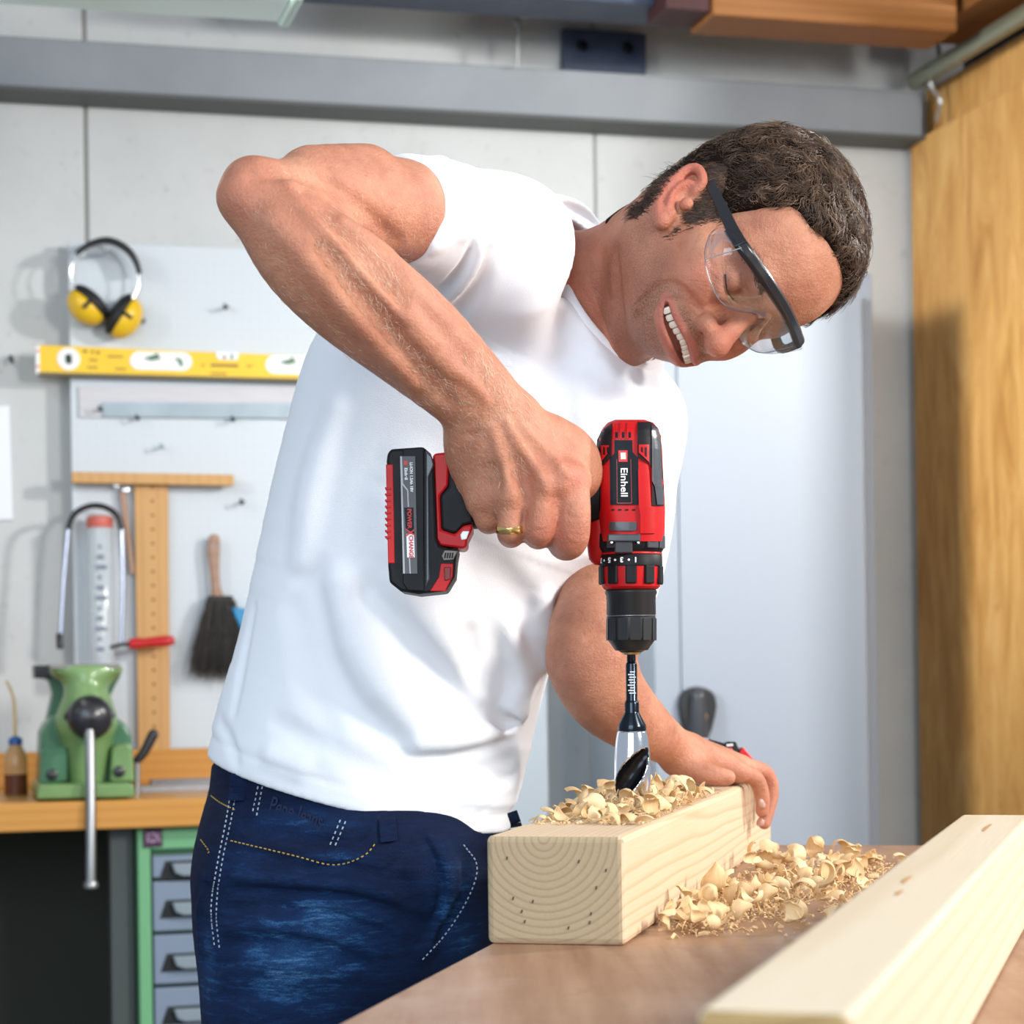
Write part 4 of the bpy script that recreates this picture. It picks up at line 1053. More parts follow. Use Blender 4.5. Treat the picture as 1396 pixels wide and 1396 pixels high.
    pl('emblem_tile', [(843, 614), (855.5, 614), (855.5, 629.5), (843.5, 629.5)], rp, .0017, .001, lab)
    e0 = patch([(846, 617), (853, 617), (853.3, 626), (850.5, 626), (850.3, 622), (849.2, 622), (849, 626), (846.3, 626)], S, .0021, .0006).build('emblem', wht, lab)
    text_obj('lettering', 'Einhell', pxm(13.0), wht, lab, D(850.5, 657.5, zf(850, 657) + .0006), D(850.7, 700) - D(850.3, 650), D(860, 650) - D(850, 650), bold=.00010, sx=1.16)
    for j in range(4): pl('vent_slot', [(833.5 + j * 9.5, 694), (838 + j * 9.5, 694), (837.5 + j * 9.5, 696), (833 + j * 9.5, 696)], ink, .0004, .001)
    pl('cheek_rib', [(870, 640), (885, 640), (888, 692), (893, 700), (893, 727), (873, 727), (873, 703), (871, 690)], red, .0022, .004)
    pl('speed_switch', [(831, 711.5), (867, 711.5), (868, 714), (868, 721), (866, 723.5), (832, 723.5), (830, 721), (830.5, 714)], gry, .0020, .004)
    # nose ring
    def ring(name, y0, y1, prof, mt, n_=40, par=t):
        c = D(drill_axis(y0), y0); ax = D(drill_axis(y1), y1) - c; return MB().lathe(c, ax, [(pxm(r), pxm(h)) for r, h in prof], n_, ref=CR).build(name, mt, par, smooth=True, angle=35)
    ring('gear_collar', 728, 756, [(46, 0), (46.5, 2), (46.5, 18), (42, 26), (38, 27)], blk)
    for a_, w_ in ((-.55, .22), (.62, .20), (1.05, .16)):
        b = MB(); c = D(drill_axis(740), 740); r = pxm(47)
        p = c + r * (math.sin(a_) * CR - math.cos(a_) * CF * 1.0); nrm = math.sin(a_) * CR - math.cos(a_) * CF; tg = math.cos(a_) * CR + math.sin(a_) * CF
        b.box(p, nrm * .0012, tg * r * w_, CU * pxm(9)); b.build('collar_pad', gry, t, bevel=.0006)
    b = MB(); b.box(D(850.5, 733.5, .0270), CR * pxm(22), CF * .004, CU * pxm(5)); b.build('mode_latch', gry, t, bevel=.0010)
    b = MB(); b.box(D(850, 746, .0255), CR * pxm(12), CF * .003, CU * pxm(8)); b.build('mode_pointer', mat('dark_plastic', (.02, .02, .023), .4), t, bevel=.0008)
    for x_ in (834, 870): MB().lathe(D(x_, 739.5, .0265), -CF, [(.0013, 0), (.0017, .001), (.0009, .0022)], 10).build('latch_screw', mat('steel_bright', (.75, .75, .76), .2, 1.0), t, smooth=True)
    ring('clutch_seal', 754, 758, [(42.5, 0), (43, 1), (43, 2.4), (42, 3)], red)
    cr_ = ring('clutch_ring', 757, 801, [(42.3, 0), (43, 1), (43.2, 15), (42.5, 16)], blk)
    ring('clutch_cone', 772, 804, [(41.5, 0), (41, 14), (40.2, 22), (39.6, 28), (36, 31.5), (33, 32)], red)
    for k in range(10):
        a_ = -.05 + k * 2 * PI / 10; c = D(drill_axis(784), 784.5); nrm = math.sin(a_) * CR - math.cos(a_) * CF; tg = math.cos(a_) * CR + math.sin(a_) * CF; r = pxm(41.6)
        b = MB(); b.box(c + nrm * r, nrm * .0016, tg * pxm(7.6), CU * pxm(12.5)); b.build('clutch_grip', blk, cr_, bevel=.0010)
    c0 = D(drill_axis(764.5), 764.8)
    for s_, x_ in (('1', 864), ('•', 855), ('3', 845.5), ('•', 837), ('5', 829.5), ('•', 823), ('7', 819.3)):
        u = max(-.985, min(.985, (x_ - drill_axis(764.5)) / 43.2)); nrm = u * CR - math.sqrt(1 - u * u) * CF; tg = -math.sqrt(1 - u * u) * CR - u * CF
        text_obj('numeral', s_, pxm(9.6), wht, cr_, c0 + nrm * (pxm(43.1) + .0003), tg, -CU, bold=.00022)
    chk = ring('chuck', 803, 890, [(33, 0), (35.5, 3), (35.5, 6), (34, 9), (34, 14), (33.5, 15), (33.7, 34), (32.5, 36), (32.5, 37.5), (33.6, 39), (33.6, 40), (33.4, 66), (32.5, 69), (23, 82.5), (22.4, 83.5), (18, 84), (14, 86.5), (8, 87)], noisy('chuck_black', (.009, .009, .010), (.014, .014, .015), 50, .40, .05, 700))
    MB().lathe(D(drill_axis(839), 838.6), D(861, 900) - D(860, 839), [(pxm(32.4), 0), (pxm(33.9), .0004), (pxm(33.9), .0010), (pxm(32.4), .0014)], 40, ref=CR).build('chuck_band', mat('grey_band', (.16, .16, .17), .3, .5), chk, smooth=True, angle=30)
    for k in range(12):
        a_ = k * PI / 6 + .12; c = D(drill_axis(858), 858); nrm = math.sin(a_) * CR - math.cos(a_) * CF; tg = math.cos(a_) * CR + math.sin(a_) * CF
        MB().box(c + nrm * pxm(33.4), nrm * .0002, tg * pxm(7.2), CU * pxm(15)).build('chuck_flat', chk.data.materials[0], chk, bevel=.0003)
    MB().lathe(D(drill_axis(889), 888), D(861, 960) - D(860, 889), [(pxm(12), 0), (pxm(13), .001), (pxm(12), .0024), (pxm(7), .0028)], 24, ref=CR).build('chuck_jaw', mat('brass_jaw', (.55, .40, .20), .35, .9), chk, smooth=True, angle=30)
    # front guard left of the nose, handle, trigger
    G = SDF(); dc = lambda l: Chain([D(x, y, o) for x, y, o, r in l], [pxm(r) for x, y, o, r in l])
    G.add(dc([(824, 640, 0, 22), (818, 700, 0, 19), (817, 740, 0, 17), (816, 757, 0, 14)]), .008)
    v, f = G.mesh(D(780, 790) - .05, D(860, 600) + .05, .0022); mesh_obj('front_guard', v, f, red, t, smooth=True)
    H = SDF()
    H.add(Tube([D(835, 668), D(790, 682), D(740, 688), D(690, 688), D(645, 684), D(612, 680)], [CU] * 6, [CF] * 6, [pxm(a) for a in (40, 36, 33, 33, 38, 54)], [.021, .0205, .020, .0205, .022, .026]), .01)
    H.add(Plane(D(606, 680), -CR), .002, 'i')
    v, f = H.mesh(D(590, 790) - .05, D(880, 590) + .05, .0022); mesh_obj('grip', v, f, blk, t, smooth=True)
    MB().box(D(782, 722, 0), CR * pxm(14), CF * .008, CU * pxm(9)).build('trigger', red, t, bevel=.003)
    # red foot that clasps the battery
    F0 = lambda x, y: .0275
    def fp(name, out, off, th, mt, par, bev=.0012): return MB().prism([D(x, y, off) for x, y in out], CF * th).build(name, mt, par, bevel=bev)
    foot = fp('battery_foot', [(590, 622), (592, 618), (611, 616), (613, 620), (611, 662), (600, 676), (602, 722), (620, 728), (632, 716), (645, 714), (644, 722), (637, 736), (637, 744), (632, 748), (600, 744), (594, 735)], .0290, .058, red, t, .002)
    fp('foot_pad', [(611.5, 622), (628, 622), (640, 660), (645, 690), (645, 713), (632, 716), (622, 727), (614, 726), (602, 722), (600, 676), (611, 664)], .0280, .056, blk, t, .002)
    fp('work_light', [(627.5, 729), (631, 724), (640, 724), (636, 735), (629, 736)], .0296, .004, led, foot, .0006)
    bat = fp('battery_pack', [(527, 628), (528, 618), (533, 612), (577, 609), (587, 618), (592, 630), (596, 734), (600, 744), (613, 748), (625, 746), (622, 762), (620, 786), (608, 806), (570, 810), (546, 806), (531, 794), (529, 772), (529, 700)], .0330, .066, blk, t, .0022)
    def bp(name, out, off, th, mt, par=bat, bev=.0006): return MB().prism([D(x, y, off) for x, y in out], CF * th).build(name, mt, par, bevel=bev)
    bp('side_panel', [(549, 612), (578, 610), (578, 806), (556, 805), (549, 795)], .0350, .003, blk, bev=.0008)
    bp('shoulder', [(580, 613), (589, 622), (592, 634), (585, 650), (586, 790), (580, 802)], .0346, .004, gry, bev=.0012)
    band = bp('red_band', [(526, 633), (536, 633), (538, 768), (529, 768)], .0338, .0676, red)
    for j in range(9): MB().prism([D(x, y, .0345) for x, y in ((524.6, 664 + j * 8.3), (533, 665 + j * 8.3), (533, 667.5 + j * 8.3), (524.8, 667 + j * 8.3))], CF * .069).build('band_ridge', red, band, bevel=.0004)
    L = bp('battery_label', [(545.5, 622), (566, 622), (569, 782), (550, 782)], .0361, .0022, mat('label_grey', (.085, .085, .09), .5), bev=0)
    def lp(name, out, mt, off=.0364, par=L): return MB().prism([D(x, y, off) for x, y in out], CF * .0006).build(name, mt, par)
    lp('label_stripe', [(545.5, 622), (548, 622), (549.5, 659), (556.5, 668), (557.5, 691), (556, 691), (555, 669), (548.6, 661), (552, 782), (549.5, 782)], slv)
    lp('label_stripe', [(557.3, 760), (559, 760), (560, 782), (558.3, 782)], slv)
    lp('power_panel', [(551, 692), (563.5, 692), (564.5, 728), (553, 720)], ink)
    lp('change_panel', [(554, 728), (564.5, 728), (565.5, 760), (555, 760)], wht)
    lp('emblem_tile', [(550.5, 628.5), (555.5, 628.5), (555.5, 634), (550.5, 634)], rp)
    dn, rt = D(560.3, 720) - D(558.8, 640), D(570, 640) - D(560, 640)
    for s_, x_, y_, sz, mt, sx in (('Einhell', 553.4, 646, 5.6, wht, 1.1), ('LI-ION 1.5Ah 18V', 560.8, 650.5, 5.4, wht, .98), ('POWER', 558, 707, 7.6, rp, 1.0), ('CHANGE', 560.3, 745.5, 7.8, rp, .95), ('X', 558.8, 726, 17, rp, .8)):
        text_obj('lettering', s_, pxm(sz), mt, L, D(x_, y_, .0367 if s_ != 'X' else .0369), dn, rt, bold=.0001, sx=sx)
    g = bp('charge_gauge', [(602, 758), (606, 750), (624, 751), (618, 763), (605, 764)], .0350, .004, mat('gauge_frame', (.20, .17, .13), .4))
    for j in range(4): MB().prism([D(x, y, .0354) for x, y in ((606.5 + j * 3.3, 753.5), (608.5 + j * 3.3, 753.5), (607.3 + j * 3.3, 761), (605.3 + j * 3.3, 761))], CF * .001).build('gauge_led', ink, g)
    rl = bp('release_button', [(601, 768), (618, 768.5), (617, 786), (607, 806), (586, 806), (598, 787)], .0338, .004, red)
    MB().prism([D(x, y, .0348) for x, y in ((605, 773), (615, 773), (614.5, 790), (606, 792))], CF * .003).build('button_pad', mat('dark_red', (.20, .012, .012), .45), rl, bevel=.0008)
def bit():
    chrome = mat('chrome_steel', (.80, .81, .83), .12, 1.0); blue = mat('blued_steel', (.025, .032, .042), .18, .9)
    t = thing('drill_bit', D(863, 1105), 'chrome barrel drill bit with dark shank biting into the beam', 'drill bit')
    c = D(860.5, 888); ax = D(862.6, 1085) - c; dark = mat('flute_black', (.012, .012, .014), .22, .6)
    MB().lathe(c, ax, [(pxm(r), pxm(h)) for r, h in ((6, 0), (6.2, 13), (5.6, 14), (7.2, 16), (7.8, 18), (7.8, 66), (9.4, 69), (10, 71), (10, 82), (10.4, 84), (19, 100), (19.6, 104), (19.4, 108), (18, 108.5))], 28, ref=CR).build('shank', blue, t, smooth=True, angle=35)
    S = SDF(); al = ax / np.linalg.norm(ax); at = lambda h: c + al * pxm(h)
    prof = [(19.2, 108), (22, 120), (24.2, 140), (25, 160), (24.6, 180), (21, 196), (15, 208), (13.5, 230)]
    S.add(Chain([at(h) for r, h in prof], [pxm(r) for r, h in prof], 4), .004); S.add(Plane(at(107.5), -al), .0008, 'i'); S.add(Plane(at(222), al), .001, 'i')
    # spiral gullet cut across the head
    cuts = []
    for s_ in (1, -1):
        pts = []
        for k in range(9):
            u = k / 8; a_ = (.95 - 2.1 * u) if s_ == 1 else (.95 - 2.1 * u + PI); r = pxm(23 + 6 * abs(u - .5)); pts.append(at(134 + 62 * u) + r * (math.sin(a_) * CR - math.cos(a_) * CF))
        cuts.append(Chain(pts, [pxm(q) for q in (4, 9, 12, 13.5, 14.5, 14.5, 14, 12, 6)], 1))
    for q in cuts: S.add(q, .0012, 's')
    lo = at(222) - .03; hi = at(100) + .03; v, f = S.mesh(lo, hi, .0010); v = smooth_mesh(v, f, 2, .4)
    o = mesh_obj('cutter_head', v, f, [chrome, dark], t, smooth=True); fc = v[f].mean(1); dmin = np.min([q.d(fc) for q in cuts], 0)
    o.data.polygons.foreach_set('material_index', (dmin < .0009).astype(np.int32)); o.data.update()
    wp = mat('bit_print', (.60, .62, .64), .5)
    for j in range(9):
        a_ = -.15 if j % 2 else .12
        MB().box(at(28 + j * 3.6) + pxm(7.85) * (math.sin(a_) * CR - math.cos(a_) * CF), CR * pxm(3.4 + (j * 7 % 3) * .5), CF * .0001, CU * pxm(.8)).build('etched_mark', wp, t)
def gold_ring():
    gold = mat('gold', (.83, .58, .22), .18, 1.0); c = P(696.5, 719, 1.6345); ax = V(.02, .30, -1.0); ax /= np.linalg.norm(ax)
    x = np.cross(ax, CF); x /= np.linalg.norm(x); y = np.cross(ax, x); n = 48; vs = []; r = R(19.8, 1.64); w = R(4.6, 1.64)
    for k in range(n):
        u = math.cos(k / n * 2 * PI) * x + math.sin(k / n * 2 * PI) * y
        for dr, h in ((-.0012, -w), (.0009, -w), (.0013, -w * .5), (.0014, 0), (.0013, w * .5), (.0009, w), (-.0012, w)): vs.append(c + u * (r + dr) + ax * h)
    fs = [(i * 7 + j, i * 7 + (j + 1) % 7, ((i + 1) % n) * 7 + (j + 1) % 7, ((i + 1) % n) * 7 + j) for i in range(n) for j in range(7)]
    o = MB().add(vs, fs).build('finger_ring', gold, None, smooth=True, angle=50); tag(o, 'plain gold ring on the ring finger of his drill hand', 'ring'); centre_origin(o)
# ------------------------------------------------------------------ the workshop
def wbox(mb, u0, u1, v0, v1, z0, z1):
    return mb.box(W((u0 + u1) / 2, (v0 + v1) / 2, (z0 + z1) / 2), WU * abs(u1 - u0) / 2, WN * abs(v1 - v0) / 2, V(0, 0, abs(z1 - z0) / 2))
def wp(px, py, v): u, z = WP(px, py, v); return W(u, v, z)
def wpoly(pts, v): return [wp(x, y, v) for x, y in pts]
def wprism(mb, pts, v0, v1): return mb.prism(wpoly(pts, v1), -WN * (v1 - v0))
def wmesh(name, pts, v0, v1, m, par, bevel=0, label=None):
    """outline in photo pixels on the plane v1 in front of the wall, pushed back to v0"""
    return wprism(MB(), pts, v0, v1).build(name, m, par, bevel=bevel, label=label)
def concrete():
    m = mat('concrete', (.60, .61, .60), .9, spec=.2); n = N(m); v = n.coord()
    c = n.ramp(n.noise(v, 1.6, 6, .6), [(.3, (.48, .50, .50)), (.55, (.555, .575, .575)), (.75, (.62, .635, .635))])
    c = n.mix(n.ramp(n.noise(v, 34, 3, .7), [(.62, (0, 0, 0)), (.74, (.5, .5, .5))]), c, (.36, .37, .36))
    c = n.mix(n.ramp(n.noise(n.coord((1, 1, .12)), 5, 4, .6), [(.60, (0, 0, 0)), (.80, (.35, .35, .35))]), c, (.45, .44, .41))
    n.base(c); n.bump(n.noise(v, 60, 5, .65), .25, .003); return m
def wood3d(name, light, dark, rot=(0, 0, 0), loc=(0, 0, 0), rings=42, rough=.6, knots=False, dist=.02, stretch=.12):
    """solid timber: growth rings round a pith along local Y, so end grain and long grain agree"""
    m = mat(name, light, rough, spec=.3); n = N(m)
    v = n.coord((1, 1, 1), rot, loc)
    nz = n.n('ShaderNodeTexNoise', Vector=n.n('ShaderNodeVectorMath', {'operation': 'MULTIPLY'}, i0=v, i1=(5.5, 5.5 * stretch, 5.5)), Scale=1.0, Detail=3.0, Roughness=.5)
    sv = n.n('ShaderNodeVectorMath', {'operation': 'SUBTRACT'}, i0=nz.outputs['Color'], i1=(.5, .5, .5)); dv = n.n('ShaderNodeVectorMath', {'operation': 'MULTIPLY'}, i0=sv, i1=(dist, 0, dist))
    w = n.n('ShaderNodeVectorMath', {'operation': 'ADD'}, i0=v, i1=dv); s = n.n('ShaderNodeSeparateXYZ', Vector=w)
    r = n.math('SQRT', n.math('ADD', n.math('POWER', s.outputs[0], 2), n.math('POWER', s.outputs[2], 2)))
    saw = n.math('FRACT', n.math('MULTIPLY', r, rings * 4.6))
    f = n.ramp(saw, [(0, (0, 0, 0)), (.55, (.12, .12, .12)), (.86, (1, 1, 1)), (1, (0, 0, 0))])
    fib = n.noise(n.n('ShaderNodeVectorMath', {'operation': 'MULTIPLY'}, i0=v, i1=(1, .03, 1)), 420, 3, .6)
    pat = n.noise(v, 3.0, 4, .6)
    c = n.mix(n.math('MULTIPLY', f, .75), light, dark)
    c = n.mix(n.math('MULTIPLY', fib, .28), c, tuple(x * .78 for x in dark))
    c = n.mix(n.ramp(pat, [(.55, (0, 0, 0)), (.85, (.4, .4, .4))]), c, dark)
    n.base(c); n.bump(n.math('ADD', fib, n.math('MULTIPLY', f, .3)), .22, .0008); return m
AT = math.atan2(TA[0], TA[1])          # bench axis heading
def room():
    con = concrete(); u1 = WP(117, 230, 0)[0]; u2 = WP(812, 250, 0)[0]; uc = 1.02
    wall = tag(bpy.data.objects.new('wall_back', None), kind='structure'); COL.objects.link(wall); wall.location = Vector(W(0, 0, 0))
    for a, b in ((-3.4, u1 - .004), (u1 + .004, u2 - .003), (u2 + .003, uc + .12)):
        wbox(MB(), a, b, -.12, 0, 0, 2.95).build('concrete_panel', con, wall, bevel=.004)
    jm = mat('joint_mortar', (.30, .30, .28), .9)
    for u in (u1, u2): wbox(MB(), u - .0045, u + .0045, -.12, -.006, 0, 2.95).build('joint', jm, wall)
    st = mat('rust_stain', (.40, .36, .30), .9)
    fl = MB().box(V(0, 2, -.05), V(5, 0, 0), V(0, 4.6, 0), V(0, 0, .05)).build('floor', noisy('floor_concrete', (.20, .20, .19), (.27, .27, .26), 3, .7, .15, 60)); tag(fl, kind='structure')
    ce = wbox(MB(), -3.4, 1.2, -.1, 1.6, 2.95, 3.05).build('ceiling', mat('ceiling_dark', (.02, .02, .024), .8)); tag(ce, kind='structure')
    # plywood wall on the right
    ply = mat('plywood', (.55, .33, .13), .55, spec=.3); n = N(ply); v = n.coord((1, 1, .22), (0, 0, 0))
    c = n.ramp(n.noise(v, 14, 6, .62, 1.2), [(.22, (.33, .145, .034)), (.42, (.52, .27, .078)), (.6, (.64, .37, .125)), (.8, (.74, .50, .215))])
    c = n.mix(n.ramp(n.noise(n.coord((1, 1, .5)), 30, 4, .7), [(.64, (0, 0, 0)), (.76, (.6, .6, .6))]), c, (.22, .09, .025)); n.base(c); n.bump(n.noise(n.coord((1, 1, .1)), 120, 3), .15, .001)
    ur, zt = WP(1262, 124, .03); ul = WP(1247, 600, .03)[0]; zn = WP(1255, 196, .03)[1]
    wr = tag(bpy.data.objects.new('wall_right', None), kind='structure'); COL.objects.link(wr); wr.location = Vector(W(ul, .5, 0))
    wbox(MB(), ul, ul + .05, .03, 1.25, 0, zn).build('plywood_sheet', ply, wr, bevel=.003)
    wbox(MB(), ur, ur + .05, .03, 1.25, zn + .002, zt).build('plywood_sheet', ply, wr, bevel=.003)
    wbox(MB(), ur + .16, ur + .20, -.1, 1.2, 0, 2.95).build('gap_backdrop', mat('gap_shade', (.02, .02, .022), .8), wr)  # added near-black sheet, its colour stands in for shade in the gap
    # grey rail across the wall
    zt_, zb_ = WP(350, 69, .1)[1], WP(350, 137, .1)[1]; ue = WP(1258, 150, .1)[0]
    gm = noisy('rail_grey', (.235, .26, .285), (.28, .305, .335), 5, .5, .06, 90)
    t = thing('steel_rail', W(-.5, .05, zb_), 'long grey steel rail running across the concrete wall above the man', 'rail')
    wbox(MB(), -3.4, ue, 0, .10, zb_, zt_).build('rail_web', gm, t, bevel=.004)
    wbox(MB(), -3.4, ue, 0, .115, zb_ - .008, zb_).build('lower_lip', mat('lip_grey', (.10, .11, .11), .6), t, bevel=.002)
    # fluorescent lamp, top left
    a, z0 = WP(386, 33, 1.08); t = thing('ceiling_lamp', W(a - .5, 1.15, z0), 'pale green fluorescent ceiling lamp at the upper left, seen from below', 'lamp')
    lm = mat('lamp_diffuser', (.52, .63, .61), .3, trans=.35); lm.node_tree.nodes['Principled BSDF'].inputs['Emission Color'].default_value = (.80, .92, .90, 1); lm.node_tree.nodes['Principled BSDF'].inputs['Emission Strength'].default_value = .10
    MB().prism([W(-2.4, 1.08, z0), W(-2.4, 1.22, z0), W(-2.4, 1.21, z0 + .06), W(-2.4, 1.09, z0 + .06)], WU * (a + 2.4)).build('diffuser', lm, t, bevel=.012)
    wbox(MB(), a - .008, a + .012, 1.07, 1.23, z0 - .004, z0 + .07).build('end_cap', mat('lamp_cap', (.42, .58, .53), .4), t, bevel=.006)
    wbox(MB(), -2.4, a, 1.09, 1.21, z0 + .06, z0 + .10).build('lamp_housing', mat('lamp_white', (.75, .78, .77), .5), t, bevel=.005)
    wbox(MB(), a - .5, a - .47, 1.13, 1.17, z0 + .10, 2.95).build('hanger', mat('hanger_grey', (.3, .3, .3), .5), t)
    area_light('lamp_tube_light', tuple(W(a - .75, 1.15, z0 - .012)), tuple(W(a - .75 + .5, 1.1, 0)), 1.4, 5, (1.0, .97, .9), .10)
    # dark steel beam, bracket, hook, timber and pipe along the top
    nav = noisy('navy_steel', (.03, .045, .085), (.05, .07, .12), 20, .45, .1, 200)
    us, zs = WP(398, 3, .28); ue2 = WP(1010, 45, .42)[0]; t = thing('steel_beam', W(us, .42, zs), 'dark navy steel beam along the top behind the lamp', 'beam')
    wbox(MB(), us - .02, ue2 + .3, .28, .42, zs, zs + .02).build('lower_flange', nav, t, bevel=.003); wbox(MB(), us - .02, ue2 + .3, .34, .36, zs + .02, zs + .3).build('web', nav, t); wbox(MB(), us - .02, ue2 + .3, .28, .42, zs + .3, zs + .32).build('upper_flange', nav, t, bevel=.003)
    t = thing('wall_bracket', wp(825, 98, .03), 'blue black steel plate with two bolts on the wall above the rail', 'bracket')
    wmesh('plate', [(769, 38), (881, 46), (881, 101), (769, 95)], 0, .03, nav, t, .002)
    for x, y in ((793, 63), (855, 66)): MB().lathe(wp(x, y, .03), WN, [(.014, 0), (.014, .006), (.009, .008), (.008, .016)], 6).build('bolt', mat('bolt_dark', (.01, .012, .02), .4, .8), t, bevel=.001)
    t = thing('wall_hook', wp(708, 90, .12), 'thin grey wire hook hanging at the top beside the steel plate', 'hook'); hm = mat('wire_grey', (.40, .42, .42), .35, .7)
    MB().tube(catmull(wpoly([(705, 92), (706, 60), (708, 38), (704, 28), (712, 20), (722, 12), (722, 2), (716, -8)], .13), 4), .0045, 8).build('wire', hm, t, smooth=True)
    MB().lathe(wp(716, 17, .14), WN, [(.010, -.01), (.014, -.004), (.014, .004), (.009, .01)], 14).build('ferrule', hm, t, smooth=True)
    tm = wood3d('roof_timber', (.30, .125, .036), (.20, .075, .018), (0, 0, 1.309), rings=14, rough=.5, stretch=.06)
    t = thing('roof_timber', wp(1100, 60, .45), 'brown wooden roof timber along the top right with a dark red end', 'timber')
    a0, zb = WP(941, 47, .36); b0 = WP(1306, 72, .50)[0]
    wbox(MB(), a0, b0, .36, .50, zb, zb + .155).build('timber', tm, t, bevel=.004)
    wbox(MB(), a0 - .10, a0 - .002, .37, .49, zb + .01, zb + .15).build('painted_end', noisy('oxide_red', (.040, .011, .011), (.06, .016, .016), 20, .6, .1, 120), t, bevel=.004, label='dark red end')
    t = thing('side_timber', W(b0 + .15, .8, zb), 'brown wooden batten running towards the viewer at the top right corner', 'timber')
    wbox(MB(), b0 + .02, b0 + .13, .25, 1.3, zb + .05, zb + .17).build('batten', wood3d('batten_wood', (.26, .11, .032), (.18, .065, .016), (0, 0, -.262), rings=14, stretch=.06), t, bevel=.004)
    t = thing('metal_pipe', wp(1250, 112, .1), 'thin green grey metal pipe along the top of the plywood wall', 'pipe'); up, zp = WP(1252, 108, .12)
    pm = mat('galvanised', (.34, .36, .27), .4, .7)
    MB().tube([W(up, .10, zp), W(up, 1.3, zp)], .020, 14).build('tube', pm, t, smooth=True)
    MB().tube(catmull([W(up + .025, .16, zp + .10), W(up + .028, .17, zp + .03), W(up + .005, .175, zp - .025), W(up + .03, .17, zp - .06), W(up + .02, .17, zp - .11)], 5), .006, 8).build('hanger_hook', mat('zinc', (.62, .62, .60), .3, .9), t, smooth=True)
def lockers():
    wm = mat('locker_white', (.305, .35, .415), .38, spec=.45); gm = mat('locker_gap', (.36, .41, .48), .7); dk = mat('black_handle', (.015, .016, .02), .35)
    ul, ur = WP(886, 760, .45)[0], WP(1196, 760, .45)[0]; zt = WP(1165, 371, .45)[1]
    t = thing('steel_locker', W((ul + ur) / 2, .22, 0), 'tall white steel locker with a black oval handle behind the beam', 'locker')
    wbox(MB(), ul, ur, .01, .445, .02, zt).build('carcass', wm, t, bevel=.003)
    d0, d1 = WP(925, 760, .458)[0], WP(1178, 760, .458)[0]; zd = WP(1150, 405, .458)[1]
    d = wbox(MB(), d0, d1, .452, .468, .12, zd).build('door', wm, t, bevel=.003)
    wbox(MB(), d0 - .0025, d1 + .0025, .4452, .4615, .116, zd + .0025).build('door_gap', gm, t)
    wbox(MB(), ul + .001, d0 - .0025, .4455, .4675, .12, zd).build('frame_stile', wm, t, bevel=.002)
    h = wmesh('handle', [(927, 962), (929, 949), (935, 941), (944, 937), (953, 936), (963, 938), (971, 942), (976, 950), (978, 962), (976, 976), (971, 995), (968, 1003), (960, 1007), (944, 1007), (937, 1003), (934, 994), (929, 976)], .468, .486, dk, d, .004)
    S = SDF(); S.add(Chain([wp(952, 950, .492), wp(952, 985, .488), wp(952, 1004, .484)], [.016, .020, .022]), .01); v, f = S.mesh(wp(952, 975, .49) - .09, wp(952, 975, .49) + .09, .003); mesh_obj('handle_scoop', v, f, mat('handle_grey', (.05, .055, .065), .25), h, smooth=True)
    MB().lathe(wp(955, 977, .488), WN, [(.0105, 0), (.0105, .014), (.008, .016), (.0, .0162)], 20).build('lock_button', mat('chrome', (.75, .75, .74), .2, 1.0), h, smooth=True)
    # white board between wall and bench
    u0, u1 = WP(560, 1000, .10)[0], WP(747, 1000, .10)[0]
    t = thing('panel_board', W((u0 + u1) / 2, .08, 0), 'white panel standing against the wall between the man and the locker', 'panel')
    wbox(MB(), u0, u1, .06, .10, 0, 1.45).build('board', mat('board_white', (.66, .72, .78), .5), t, bevel=.003)
